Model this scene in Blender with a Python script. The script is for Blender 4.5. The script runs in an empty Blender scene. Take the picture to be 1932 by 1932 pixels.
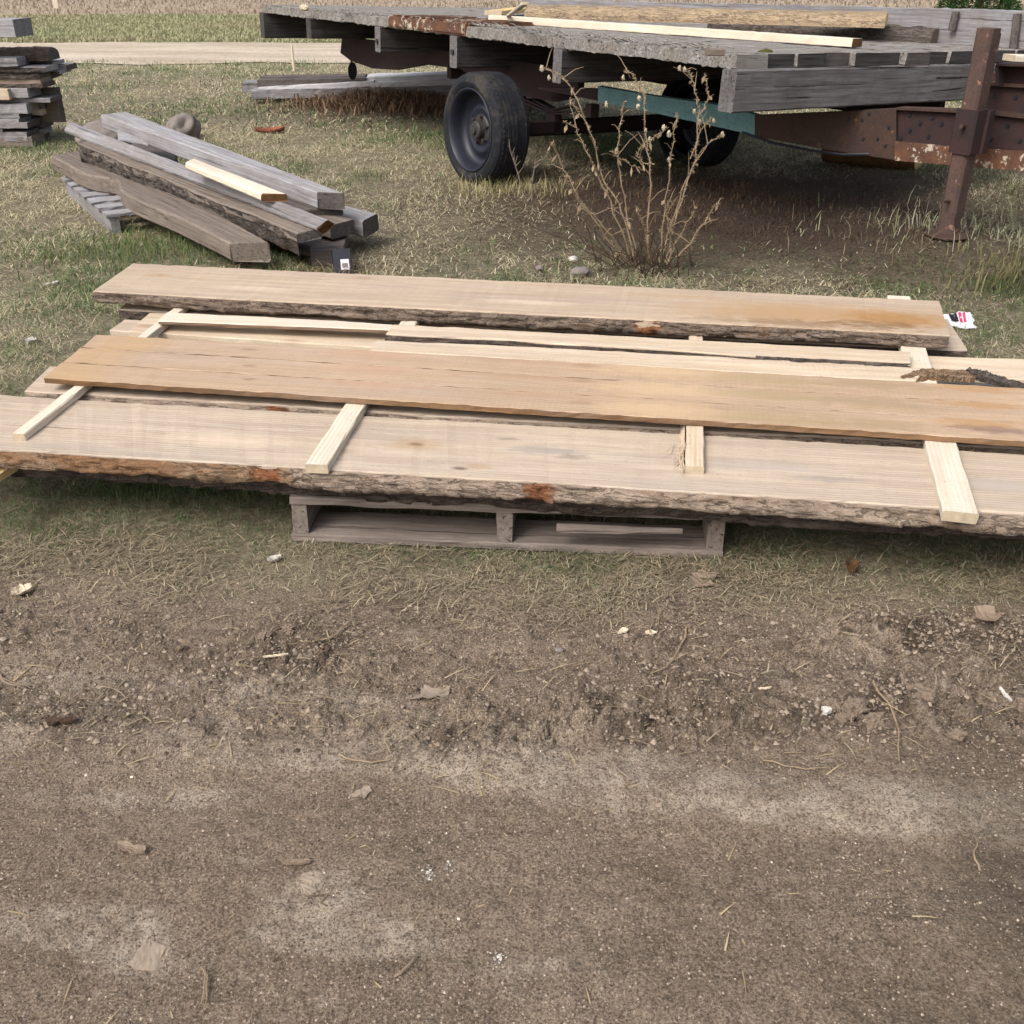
import bpy, math, random
import numpy as np
from mathutils import Vector, Matrix

# ------------------------------------------------------------------ camera, world, sun, exposure
sc = bpy.context.scene
col = sc.collection
CAM_H, PITCH, F = 1.4, math.radians(29.0), 1932.0
cd = bpy.data.cameras.new("camera"); cam = bpy.data.objects.new("camera", cd); col.objects.link(cam)
cam.location = (0, 0, CAM_H); cam.rotation_euler = (math.radians(90) - PITCH, 0, 0)
cd.sensor_width = 36; cd.lens = 36; cd.clip_start = .05; cd.clip_end = 2000
sc.camera = cam
w = bpy.data.worlds.new("World"); sc.world = w; w.use_nodes = True
nt = w.node_tree; bg = nt.nodes["Background"]
sky = nt.nodes.new("ShaderNodeTexSky"); sky.sky_type = 'NISHITA'; sky.sun_disc = False
SUN_EL, SUN_AZ = math.radians(48), math.radians(-138)     # azimuth clockwise from +Y
sky.sun_elevation = SUN_EL; sky.sun_rotation = SUN_AZ
sky.air_density = 1.0; sky.dust_density = 6.0; sky.ozone_density = 1.0
hs = nt.nodes.new("ShaderNodeHueSaturation"); hs.inputs['Saturation'].default_value = .5
nt.links.new(sky.outputs[0], hs.inputs['Color']); nt.links.new(hs.outputs[0], bg.inputs[0])
bg.inputs[1].default_value = .15
sd = bpy.data.lights.new("sun", 'SUN'); sd.energy = 1.15; sd.angle = math.radians(24); sd.color = (1, .975, .94)
so = bpy.data.objects.new("sun", sd); col.objects.link(so)
sdir = Vector((math.sin(SUN_AZ) * math.cos(SUN_EL), math.cos(SUN_AZ) * math.cos(SUN_EL), math.sin(SUN_EL)))
so.rotation_euler = sdir.to_track_quat('Z', 'Y').to_euler(); so.location = (0, 0, 20)
sc.view_settings.view_transform = 'Standard'; sc.view_settings.look = 'None'
sc.view_settings.exposure = 0.55; sc.view_settings.gamma = 1
sc.render.engine = 'CYCLES'
sc.cycles.max_bounces = 6; sc.cycles.diffuse_bounces = 3; sc.cycles.glossy_bounces = 2
sc.cycles.use_denoising = True
sc.cycles.denoiser = 'OPENIMAGEDENOISE'; sc.cycles.denoising_prefilter = 'NONE'
sc.cycles.sampling_pattern = 'TABULATED_SOBOL'

random.seed(7)
RNG = np.random.default_rng(11)
CT, ST = math.cos(PITCH), math.sin(PITCH)


def ray(px, py):
    u, v = (px - 966) / F, (py - 966) / F
    return Vector((u, CT - v * ST, -(ST + v * CT)))


def at(px, py, z=0.0):
    d = ray(px, py); return Vector((0, 0, CAM_H)) + d * ((CAM_H - z) / -d.z)


def at_y(px, py, Y):
    d = ray(px, py); return Vector((0, 0, CAM_H)) + d * (Y / d.y)


# ------------------------------------------------------------------ noise
def _hash(ix, iy, s):
    h = (ix.astype(np.int64) * 374761393 + iy.astype(np.int64) * 668265263 + s * 974634777) & 0xffffffff
    h = ((h ^ (h >> 13)) * 1274126177) & 0xffffffff
    return ((h ^ (h >> 16)) & 0xffff) / 65535.0


def vnoise(x, y, s=0):
    x = np.asarray(x, float); y = np.asarray(y, float)
    ix, iy = np.floor(x), np.floor(y); fx, fy = x - ix, y - iy
    fx = fx * fx * (3 - 2 * fx); fy = fy * fy * (3 - 2 * fy)
    a, b = _hash(ix, iy, s), _hash(ix + 1, iy, s); c, d = _hash(ix, iy + 1, s), _hash(ix + 1, iy + 1, s)
    return (a + (b - a) * fx) * (1 - fy) + (c + (d - c) * fx) * fy


def fbm(x, y, o=4, s=0, g=.5):
    t, a, n, f = 0, 1, 0, 1
    for k in range(o):
        t = t + a * vnoise(np.asarray(x) * f + 17.3 * k, np.asarray(y) * f - 9.1 * k, s + k); n += a; a *= g; f *= 2.03
    return t / n * 2 - 1


def sstep(a, b, x):
    t = np.clip((x - a) / (b - a), 0, 1); return t * t * (3 - 2 * t)


# ------------------------------------------------------------------ terrain functions
def edge_y(x):       # where the grass starts, in front of the stack
    return 2.02 + .10 * fbm(x * 1.3, 0 * x, 3, 5) + .16 * sstep(-.5, -1.3, x) - .05 * sstep(.4, 1.2, x)


def grassmask(x, y):
    e = edge_y(x) + .12 * fbm(x * 5, y * 5, 3, 9)
    return sstep(-.06, .26, y - e)


def gz0(x, y):
    x = np.asarray(x, float); y = np.asarray(y, float)
    far = sstep(4.0, 9, y)
    z = .035 * far * fbm(x * .35, y * .35, 3, 3)
    z = z - .10 * np.exp(-((x - 1.75) / .9) ** 2 - ((y - 8.1) / 1.0) ** 2)
    z = z + .065 * np.exp(-((x - 2.25) / .45) ** 2 - ((y - 5.36) / .4) ** 2)
    z = z + .05 * np.exp(-((x + 1.5) / .9) ** 2 - ((y - 11.0) / .6) ** 2)
    z = z + .6 * sstep(24, 60, y) * 0
    return z


def rut_line(x):
    return 1.445 - .135 * x + .03 * fbm(x * 1.7, 0 * x, 3, 77)


def rough_zone(x, y):
    r = sstep(1.50, 1.62, y + .05 * fbm(x * 2, y * 2, 2, 21)) * (1 - sstep(1.92, 2.1, y))
    return r * (.35 + .65 * sstep(-.15, .5, fbm(x * 2.2, y * 3.2, 3, 31) + .25 * sstep(.3, 1.1, x)))


def worley(x, y, s=0):
    ix, iy = np.floor(x), np.floor(y); best = np.full(x.shape, 9.); hv = np.zeros(x.shape)
    for dx in (-1, 0, 1):
        for dy in (-1, 0, 1):
            cx, cy = ix + dx, iy + dy
            d = np.hypot(cx + _hash(cx, cy, s) - x, cy + _hash(cx, cy, s + 7) - y)
            m = d < best; best = np.where(m, d, best); hv = np.where(m, _hash(cx, cy, s + 13), hv)
    return best, hv


def clod_relief(x, y):
    z = np.zeros(x.shape); m = (y > 1.4) & (y < 2.2) & (np.abs(x) < 2.5)
    if not m.any(): return z
    X, Y = x[m], y[m]; r = rough_zone(X, Y) * sstep(-.2, .25, fbm(X * 3.2, Y * 5, 4, 51, .6))
    wx, wy = X + .012 * fbm(X * 40, Y * 40, 2, 61), Y + .012 * fbm(X * 40, Y * 40, 2, 63)
    t = 0
    for sc_, a, sd in ((17., .024, 3), (34., .013, 5), (62., .007, 8)):
        d, h = worley(wx * sc_, wy * sc_ * 1.15, sd); t = t + a * np.sqrt(np.clip(1 - (d * 1.55) ** 2, 0, 1)) * (h > .45) * (.3 + h)
    z[m] = t * r; return z


def gz(x, y):
    x = np.asarray(x, float); y = np.asarray(y, float)
    r = rough_zone(x, y)
    near = 1 - sstep(3.0, 6.0, y)
    z = gz0(x, y) + near * (.008 * fbm(x * 2.3, y * 3.1, 3, 41) + r * .034 * fbm(x * 10, y * 12, 5, 43, .62))
    dl = y - rut_line(x); z = z + near * (.012 * np.exp(-((dl - .05) / .06) ** 2) - .008 * np.exp(-((dl + .12) / .10) ** 2)) * (.6 + .6 * fbm(x * 3, y * 3, 3, 79))
    z = z + near * .0045 * fbm(x * 24, y * 22, 3, 47, .6)
    return z + clod_relief(x, y)


def gzs(x, y):
    return float(gz(np.array([x]), np.array([y]))[0])


# ------------------------------------------------------------------ node helpers
def S(r, g, b, k=.85):
    f = lambda c: (c / 255 / 12.92 if c / 255 < .04045 else ((c / 255 + .055) / 1.055) ** 2.4) * k
    return (f(r), f(g), f(b), 1)


class NB:
    def __init__(s, name):
        s.m = bpy.data.materials.new(name); s.m.use_nodes = True; s.t = s.m.node_tree; s.n = s.t.nodes; s.l = s.t.links
        s.p = s.n["Principled BSDF"]; s.p.inputs['Roughness'].default_value = .85
        s.p.inputs['Specular IOR Level'].default_value = .25

    def node(s, typ, **kw):
        n = s.n.new(typ)
        for k, v in kw.items(): setattr(n, k, v)
        return n

    def put(s, sock, v):
        if hasattr(v, 'is_output') or isinstance(v, bpy.types.NodeSocket): s.l.new(v, sock)
        else: sock.default_value = v

    def coords(s, scale=(1, 1, 1), rnd=True, kind='Object'):
        tc = s.node("ShaderNodeTexCoord"); v = tc.outputs[kind]
        if rnd:
            oi = s.node("ShaderNodeObjectInfo"); m = s.node("ShaderNodeMath", operation='MULTIPLY'); m.inputs[1].default_value = 37.0
            s.l.new(oi.outputs['Random'], m.inputs[0])
            a = s.node("ShaderNodeVectorMath", operation='ADD'); s.l.new(v, a.inputs[0]); s.l.new(m.outputs[0], a.inputs[1]); v = a.outputs[0]
        mp = s.node("ShaderNodeMapping"); mp.inputs['Scale'].default_value = scale; s.l.new(v, mp.inputs[0])
        return mp.outputs[0]

    def noise(s, vec, scale=1., detail=5., rough=.55, dist=0.):
        n = s.node("ShaderNodeTexNoise"); s.put(n.inputs['Vector'], vec)
        n.inputs['Scale'].default_value = scale; n.inputs['Detail'].default_value = detail
        n.inputs['Roughness'].default_value = rough; n.inputs['Distortion'].default_value = dist
        return n.outputs['Fac']

    def voro(s, vec, scale=1., feature='F1', out='Distance', rnd=1.):
        n = s.node("ShaderNodeTexVoronoi", feature=feature); s.put(n.inputs['Vector'], vec); n.inputs['Scale'].default_value = scale
        n.inputs['Randomness'].default_value = rnd
        return n.outputs[out]

    def ramp(s, f, *stops):
        r = s.node("ShaderNodeValToRGB"); s.put(r.inputs[0], f); e = r.color_ramp.elements
        while len(e) < len(stops): e.new(.5)
        for el, (p, c) in zip(e, stops):
            el.position = p; el.color = c if not isinstance(c, (int, float)) else (c, c, c, 1)
        return r.outputs[0]

    def mix(s, f, a, b, mode='MIX'):
        m = s.node("ShaderNodeMix", data_type='RGBA', blend_type=mode)
        s.put(m.inputs[0], f); s.put(m.inputs[6], a); s.put(m.inputs[7], b); return m.outputs[2]

    def math(s, op, a, b=0., clamp=False):
        m = s.node("ShaderNodeMath", operation=op, use_clamp=clamp); s.put(m.inputs[0], a); s.put(m.inputs[1], b); return m.outputs[0]

    def sep(s, vec):
        n = s.node("ShaderNodeSeparateXYZ"); s.l.new(vec, n.inputs[0]); return n.outputs

    def math_vec(s, v, sc_):
        n = s.node('ShaderNodeMapping'); n.inputs['Scale'].default_value = sc_; s.l.new(v, n.inputs[0]); return n.outputs[0]

    def attr(s, name, out='Fac'):
        n = s.node("ShaderNodeAttribute"); n.attribute_name = name; return n.outputs[out]

    def bump(s, h, strength=.3, dist=.01, prev=None):
        b = s.node("ShaderNodeBump"); s.put(b.inputs['Height'], h); b.inputs['Strength'].default_value = strength
        b.inputs['Distance'].default_value = dist
        if prev is not None: s.l.new(prev, b.inputs['Normal'])
        return b.outputs[0]

    def done(s, colr, normal=None, rough=None):
        s.put(s.p.inputs['Base Color'], colr)
        if normal is not None: s.l.new(normal, s.p.inputs['Normal'])
        if rough is not None: s.put(s.p.inputs['Roughness'], rough)
        return s.m


# ------------------------------------------------------------------ materials
def m_fresh(name, base, dark, stain=None, stain_x=None, saw=.3, mott=.5, spots=()):
    b = NB(name); dark2 = tuple(x * .72 for x in dark[:3]) + (1,)
    g = b.noise(b.coords((.9, 14, 14)), 3.0, 5, .6, .4)
    c = b.ramp(g, (.3, dark), (.62, base))
    rings = b.node("ShaderNodeTexWave", wave_type='BANDS', bands_direction='Y')
    b.put(rings.inputs['Vector'], b.coords((.12, 1, 1))); rings.inputs['Scale'].default_value = 7
    rings.inputs['Distortion'].default_value = 6; rings.inputs['Detail'].default_value = 3; rings.inputs['Detail Scale'].default_value = .8
    c = b.mix(b.math('MULTIPLY', rings.outputs['Fac'], .35 * mott), c, dark)
    blot = b.noise(b.coords((.9, 5, 5)), 2.6, 6, .62, .4)
    c = b.mix(b.ramp(blot, (.45, 0.), (.72, .55 * mott)), c, S(150, 140, 135))
    cat = b.node("ShaderNodeTexWave", wave_type='RINGS', rings_direction='Z'); b.put(cat.inputs['Vector'], b.coords((.055, 1.0, 1)))
    cat.inputs['Scale'].default_value = 26; cat.inputs['Distortion'].default_value = 2.5; cat.inputs['Detail'].default_value = 3; cat.inputs['Detail Scale'].default_value = 1.2
    cm = b.noise(b.coords((.5, 1.4, 1)), 1.5, 3, .5)
    c = b.mix(b.math('MULTIPLY', b.ramp(cat.outputs['Fac'], (.45, 0.), (.95, .55)), b.ramp(cm, (.42, .05), (.62, 1.))), c, dark2)
    # rot specks and saw dirt
    sp = b.noise(b.coords((3, 9, 9)), 14, 4, .7)
    zone = b.noise(b.coords((.8, 2.2, 2)), 2.6, 2, .5)
    spk = b.math('MULTIPLY', b.ramp(sp, (.6, 0.), (.67, 1.)), b.ramp(zone, (.5, 0.), (.65, .75)))
    c = b.mix(b.math('MULTIPLY', spk, mott), c, S(105, 88, 72))
    # knots
    kn = b.voro(b.coords((1.1, 3.0, 0)), 1.6)
    c = b.mix(b.ramp(kn, (.05, .7), (.12, 0.)), c, S(150, 118, 84))
    # circular-saw marks across the board
    sm = b.node("ShaderNodeTexWave", wave_type='BANDS', bands_direction='X'); b.put(sm.inputs['Vector'], b.coords((1, .12, .1)))
    sm.inputs['Scale'].default_value = 20; sm.inputs['Distortion'].default_value = 2.2; sm.inputs['Detail'].default_value = 2
    smz = b.math('MULTIPLY', b.math('MULTIPLY', sm.outputs['Fac'], b.ramp(zone, (.42, 0.), (.6, 1.))), saw)
    c = b.mix(smz, c, b.mix(.5, dark, S(120, 95, 70)))
    if stain is not None:
        tc = b.node("ShaderNodeTexCoord"); xs = b.sep(tc.outputs['Object'])[0]
        lo, hi = stain_x
        mr = b.node("ShaderNodeMapRange", clamp=True); b.put(mr.inputs[0], xs); mr.inputs[1].default_value = lo; mr.inputs[2].default_value = hi
        n2 = b.noise(b.coords((1.2, 3, 3)), 4, 5, .6)
        f = b.math('MULTIPLY', mr.outputs[0], b.ramp(n2, (.33, .1), (.62, .95)))
        c = b.mix(f, c, stain)
    gl_ = b.noise(b.coords((.35, 30, 30)), 3.0, 4, .6, .2)
    c = b.mix(b.ramp(gl_, (.34, .45 * mott + .12), (.46, 0.)), c, dark2)
    fs_ = b.noise(b.coords((22, 48, 48)), 3.2, 3, .7)
    c = b.mix(b.ramp(fs_, (.29, .6), (.38, 0.)), c, S(116, 100, 86))
    wv = b.noise(b.coords((.4, 5, 5)), 1.6, 4, .55, .5)
    c = b.mix(b.ramp(wv, (.35, .22), (.6, 0.)), c, S(176, 166, 164))
    nb = b.bump(b.math('ADD', g, b.math('MULTIPLY', sm.outputs['Fac'], .12)) if saw > .1 else g, .25, .004)
    fz = b.noise(b.coords((60, 60, 60)), 3, 4, .7)
    c = b.mix(b.ramp(fz, (.36, .22), (.52, 0.)), c, dark2)
    fb = b.noise(b.coords((4, 52, 52)), 2.3, 5, .66, .3)          # fuzzy sawn fibres
    c = b.mix(b.ramp(fb, (.38, .30), (.52, 0.)), c, dark)
    c = b.mix(b.ramp(fb, (.55, 0.), (.70, .25)), c, tuple(min(1, x * 1.18) for x in base[:3]) + (1,))
    nb = b.bump(fb, .25, .002, nb)
    if spots:
        tc = b.node("ShaderNodeTexCoord"); xs = b.sep(tc.outputs['Object']); dn = b.noise(b.coords((7, 16, 16), rnd=False), 2.2, 6, .68)
        dn = b.math('SUBTRACT', dn, .5)
        for (x0, y0, rx, ry, cc, st, nz) in spots:
            ax = b.math('DIVIDE', b.math('SUBTRACT', xs[0], x0), rx); ay = b.math('DIVIDE', b.math('SUBTRACT', xs[1], y0), ry)
            d = b.math('SQRT', b.math('ADD', b.math('MULTIPLY', ax, ax), b.math('MULTIPLY', ay, ay)))
            d = b.math('ADD', d, b.math('MULTIPLY', dn, nz))
            c = b.mix(b.ramp(d, (.35, st), (1.0, 0.)), c, cc)
    return b.done(c, nb, .8)


def m_grey(name, light, dark, warm=None, crack=.6):
    b = NB(name)
    g = b.noise(b.coords((1.0, 26, 26)), 3.0, 8, .65, .3)
    c = b.ramp(g, (.3, dark), (.66, light))
    bl = b.noise(b.coords((1.5, 3, 3)), 2.4, 4, .6)
    c = b.mix(b.ramp(bl, (.4, 0.), (.75, .6)), c, warm or S(120, 108, 98))
    cr = b.noise(b.coords((.55, 34, 34)), 2.2, 3, .5, .6)
    f = b.math('MULTIPLY', b.ramp(cr, (.33, 1.), (.39, 0.)), crack)
    c = b.mix(f, c, S(28, 26, 25))
    d = b.noise(b.coords((5, 5, 5)), 5, 6, .7)
    c = b.mix(b.ramp(d, (.52, 0.), (.75, .5)), c, dark)
    nb = b.bump(b.math('SUBTRACT', g, f), .5, .006)
    return b.done(c, nb, .85)


def m_bark(name, light, dark, inner, amt=.35):
    b = NB(name)
    n = b.noise(b.coords((9, 18, 18)), 2.6, 9, .72, .3)
    n2 = b.noise(b.coords((5, 24, 24)), 1.6, 4, .6, 1.2)
    c = b.ramp(n, (.32, dark), (.66, light))
    crack = b.ramp(b.math('ABSOLUTE', b.math('SUBTRACT', n2, .5)), (.0, 1.), (.035, 0.))
    c = b.mix(b.math('MULTIPLY', crack, .55), c, S(44, 37, 33))
    patch = b.noise(b.coords((1.6, 4, 4)), 2.3, 6, .68, .4)
    c = b.mix(b.ramp(patch, (.66 - amt * .45, 0.), (.74 - amt * .4, .85)), c, b.mix(n, inner, tuple(x * .6 for x in inner[:3]) + (1,)))
    fine = b.noise(b.coords((60, 90, 90)), 3, 5, .75)
    c = b.mix(b.ramp(fine, (.36, .7), (.55, 0.)), c, dark)
    c = b.mix(b.ramp(fine, (.60, 0.), (.74, .5)), c, tuple(min(1, x * 1.35) for x in light[:3]) + (1,))
    tn = b.noise(b.coords((18, 40, 40)), 3, 5, .7)
    c = b.mix(b.attr('torn'), c, b.ramp(tn, (.3, S(84, 54, 38)), (.5, S(134, 86, 58)), (.72, S(172, 134, 102))))
    nb = b.bump(b.math('SUBTRACT', n, b.math('MULTIPLY', crack, .5)), .8, .012)
    nb = b.bump(fine, .7, .004, nb)
    return b.done(c, nb, .95)


def m_rust(name, a, bcol, patch=None, patch_amt=.0):
    b = NB(name)
    n = b.noise(b.coords((3, 3, 3)), 3, 8, .7); n2 = b.noise(b.coords((14, 14, 14)), 6, 5, .7)
    c = b.ramp(n, (.35, a), (.65, bcol))
    c = b.mix(b.ramp(n2, (.5, 0.), (.75, .6)), c, S(46, 34, 32))
    if patch is not None:
        p = b.noise(b.coords((2.2, 5, 5)), 3, 6, .7)
        c = b.mix(b.ramp(p, (.62 - patch_amt, 0.), (.66 - patch_amt, .9)), c, patch)
    nb = b.bump(n2, .35, .004)
    return b.done(c, nb, .8)


def m_plain(name, c, rough=.7, var=.25, scale=12, spec=.25):
    b = NB(name); n = b.noise(b.coords((1, 1, 1)), scale, 6, .65)
    cc = b.mix(b.ramp(n, (.3, 0.), (.7, var)), c, tuple(x * .35 for x in c[:3]) + (1,))
    b.p.inputs['Specular IOR Level'].default_value = spec
    return b.done(cc, b.bump(n, .2, .004), rough)


def m_attr(name, attr='tint', trans=.25):
    b = NB(name); c = b.attr(attr, 'Color')
    b.p.inputs['Specular IOR Level'].default_value = .15
    m = b.done(c, None, .8)
    if trans:
        tr = b.node("ShaderNodeBsdfTranslucent"); b.l.new(c, tr.inputs[0])
        mx = b.node("ShaderNodeMixShader"); mx.inputs[0].default_value = trans
        b.l.new(b.p.outputs[0], mx.inputs[1]); b.l.new(tr.outputs[0], mx.inputs[2])
        b.l.new(mx.outputs[0], b.n['Material Output'].inputs[0])
    return m


M = {}
M['slab'] = m_fresh('slab_wood', S(206, 189, 168), S(184, 165, 144), mott=.85, saw=.0)
M['back'] = m_fresh('back_slab_wood', S(202, 182, 158), S(180, 157, 132), S(160, 124, 84), (1.7, 2.8), mott=.75, saw=.06)
M['thin'] = m_fresh('planed_wood', S(196, 165, 134), S(176, 145, 114), S(188, 160, 120), (1.2, 2.4), saw=.16, mott=.5)
M['thin_edge'] = m_fresh('sawn_edge_wood', S(146, 112, 76), S(108, 80, 54), mott=.6)
M['pale'] = m_fresh('pale_wood', S(232, 222, 204), S(220, 204, 180), mott=.15, saw=.1)
M['pale2'] = m_fresh('pale_edging_wood', S(226, 209, 184), S(198, 174, 146), mott=.4, saw=.1)
M['yellow'] = m_fresh('yellow_wood', S(238, 214, 158), S(214, 176, 112), mott=.3)
M['pinkish'] = m_plain('faded_tan_wood', S(158, 140, 128), .9, .3, 18)
M['endg'] = m_plain('end_grain', S(206, 188, 162), .9, .5, 40)
M['rot'] = m_plain('rotten_end', S(112, 82, 52), .95, .8, 30)
M['bark'] = m_bark('bark_front', S(186, 168, 150), S(134, 117, 102), S(164, 130, 100), .15)
M['bark_orange'] = m_bark('bark_orange', S(176, 150, 122), S(124, 101, 82), S(160, 118, 82), .42)
M['bark_mid'] = m_bark('bark_mid', S(158, 140, 124), S(104, 90, 80), S(152, 112, 80), .12)
M['bark_dark'] = m_bark('bark_dark', S(122, 108, 98), S(72, 62, 56), S(140, 104, 76), .08)
M['bark_grey'] = m_bark('bark_grey', S(128, 118, 110), S(64, 56, 52), S(96, 78, 62), .15)
M['knot'] = m_plain('torn_orange_wood', S(142, 92, 64), .95, .7, 50)
M['grey'] = m_grey('grey_timber', S(160, 158, 160), S(112, 110, 114))
M['grey_l'] = m_grey('grey_timber_light', S(178, 176, 178), S(130, 128, 132), crack=.4)
M['grey_w'] = m_grey('bleached_timber', S(222, 220, 222), S(186, 184, 188), S(196, 192, 190), .3)
M['grey_d'] = m_grey('grey_timber_dark', S(104, 98, 96), S(60, 56, 56))
M['grey_b'] = m_grey('grey_brown_timber', S(142, 130, 120), S(96, 86, 78))
M['deck'] = m_grey('deck_timber', S(168, 164, 159), S(90, 85, 81), S(116, 104, 90), .95)
M['joist'] = m_grey('joist_timber', S(92, 88, 88), S(44, 42, 43), S(64, 58, 54), .8)
M['header'] = m_grey('header_timber', S(132, 129, 130), S(84, 81, 82), S(92, 84, 78), 1.)
M['pallet'] = m_grey('pallet_wood', S(152, 140, 131), S(100, 90, 84), S(116, 103, 93), .7)
M['rust'] = m_rust('rusty_steel', S(84, 62, 52), S(66, 53, 49))
M['rust_g'] = m_rust('gusset_rust', S(62, 49, 44), S(80, 60, 50), S(120, 86, 58), .0)
M['rust_o'] = m_rust('orange_rust', S(120, 82, 60), S(86, 63, 53), S(196, 184, 166), .06)
M['rust_d'] = m_rust('dark_rust', S(66, 46, 44), S(52, 42, 44))
M['rust_p'] = m_rust('post_rust', S(96, 75, 67), S(77, 64, 61), S(156, 120, 98), .02)
M['frame'] = m_rust('frame_steel', S(54, 38, 36), S(40, 34, 36))
M['teal'] = m_rust('teal_paint', S(118, 156, 158), S(102, 140, 142), S(80, 62, 54), -.06)
def m_rubber():
    b = NB('tyre_rubber'); n = b.noise(b.coords((1, 1, 1)), 5, 7, .65); n2 = b.noise(b.coords((1, 1, 1)), 40, 4, .7)
    c = b.mix(b.ramp(n2, (.35, 0.), (.65, 1.)), S(24, 26, 31), S(38, 40, 46)); c = b.mix(b.ramp(n, (.5, 0.), (.72, .6)), c, S(84, 76, 66))
    return b.done(c, b.bump(n2, .25, .003), .85)


M['rubber'] = m_rubber()
M['rim'] = m_plain('rim_steel', S(32, 35, 50), .5, .6, 14, .5)
M['hub'] = m_plain('hub_steel', S(62, 56, 54), .6, .6, 20, .5)
M['black'] = m_plain('black_plastic', S(34, 36, 46), .4, .3, 8, .5)
M['white'] = m_plain('white_paper', S(232, 230, 236), .7, .08, 20)
M['scrap'] = m_plain('faded_paper', S(206, 200, 192), .8, .2, 20)
M['print_black'] = m_plain('black_print', S(40, 38, 44), .7)
M['print_red'] = m_plain('red_print', S(206, 60, 96), .7)
M['stone'] = m_plain('field_stone', S(142, 132, 126), .9, .5, 9)
M['clod_l'] = m_plain('pale_dry_mud', S(164, 148, 131), .95, .5, 40)
M['clod'] = m_plain('dry_mud', S(138, 122, 106), .95, .5, 25)
M['leaf'] = m_plain('dead_leaf', S(150, 132, 114), .9, .4, 25)
M['leaf_r'] = m_plain('brown_leaf', S(146, 92, 64), .9, .4, 25)
M['redscrap'] = m_rust('red_scrap', S(164, 100, 78), S(132, 84, 66))
M['weed'] = m_plain('dry_stem', S(160, 140, 114), .9, .4, 40)
M['pod'] = m_plain('seed_pod', S(198, 186, 160), .9, .4, 50)
M['chip'] = m_plain('wood_chip', S(222, 206, 182), .9, .2, 40)
M['needle'] = m_attr('needles', trans=.15)
M['blade'] = m_attr('grass_blades', trans=.28)
M['straw'] = m_attr('straw', trans=.1)
M['crumb'] = m_attr('crumbs', trans=0)
M['trunk'] = m_plain('trunk_bark', S(84, 68, 56), .95, .5, 14)
M['moss'] = m_plain('moss', S(84, 82, 40), .95, .5, 60)


def m_ground():
    b = NB('ground_soil')
    P = b.node("ShaderNodeNewGeometry").outputs['Position']
    g = b.attr('grassy'); wet = b.attr('damp'); fld = b.attr('field'); thatch_shade = b.attr('thatch_shade')
    n1 = b.noise(P, 1.7, 8, .62, .5); n2 = b.noise(P, 9, 7, .7); n3 = b.noise(P, 55, 5, .7); n4 = b.noise(P, 210, 4, .75)
    c = b.ramp(n1, (.36, S(146, 127, 107)), (.66, S(170, 151, 130)))
    n5 = b.noise(b.math_vec(P, (1.0, 3.2, 1)), 2.6, 7, .66, .8)
    c = b.mix(b.ramp(n5, (.36, .7), (.56, 0.)), c, S(124, 108, 92))
    pale = b.math('MULTIPLY', b.attr('pale'), b.ramp(n2, (.36, .0), (.60, .8)))
    c = b.mix(pale, c, S(208, 192, 172))
    c = b.mix(b.ramp(n3, (.38, .55), (.52, 0.)), c, S(108, 94, 80))
    c = b.mix(b.ramp(n4, (.40, .8), (.49, 0.)), c, S(82, 69, 58))
    c = b.mix(b.ramp(n4, (.54, 0.), (.64, .55)), c, S(206, 192, 174))
    c = b.mix(b.math('MULTIPLY', wet, .9), c, b.mix(n3, S(62, 51, 43), S(104, 90, 77)))
    n6 = b.noise(P, 24, 9, .74, .5); rgh = b.attr('rough')
    c = b.mix(b.math('MULTIPLY', b.ramp(n6, (.37, .9), (.48, 0.)), b.math('ADD', b.math('MULTIPLY', rgh, .75), .22)), c, S(74, 62, 52))
    c = b.mix(b.math('MULTIPLY', b.ramp(n6, (.54, 0.), (.66, .7)), b.math('ADD', b.math('MULTIPLY', rgh, .6), .3)), c, S(190, 176, 158))
    soil = b.mix(b.ramp(n2, (.4, 0.), (.65, 1.)), S(132, 122, 100), S(172, 161, 134))
    soil = b.mix(b.ramp(n3, (.4, .6), (.6, 0.)), soil, S(76, 68, 53))
    soil = b.mix(thatch_shade, soil, b.mix(b.ramp(n3, (.4, 0.), (.62, 1.)), S(52, 42, 36), S(84, 67, 55)))  # dead-grass brown, with the shade under the trailer darkened into the soil
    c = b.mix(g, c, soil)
    # far mown verge and dry field
    st = b.node("ShaderNodeMapping"); st.inputs['Scale'].default_value = (1, .35, 1); b.l.new(P, st.inputs[0])
    f1 = b.noise(st.outputs[0], .8, 8, .7); f2 = b.noise(P, 7, 5, .75)
    gr = b.mix(b.ramp(f1, (.38, 0.), (.62, 1.)), S(158, 158, 124), S(176, 169, 138))
    gr = b.mix(b.ramp(f2, (.4, .35), (.6, 0.)), gr, S(96, 100, 66))
    fd = b.mix(b.ramp(f1, (.35, 0.), (.65, 1.)), S(158, 142, 122), S(186, 170, 150))
    fd = b.mix(b.ramp(f2, (.4, .4), (.62, 0.)), fd, S(128, 112, 94))
    c = b.mix(b.attr('verge'), c, gr); c = b.mix(fld, c, fd)
    nb = b.bump(n6, .9, .02); nb = b.bump(n3, .8, .012, nb); nb = b.bump(n4, .8, .004, nb)
    return b.done(c, nb, .97)


M['ground'] = m_ground()


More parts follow.
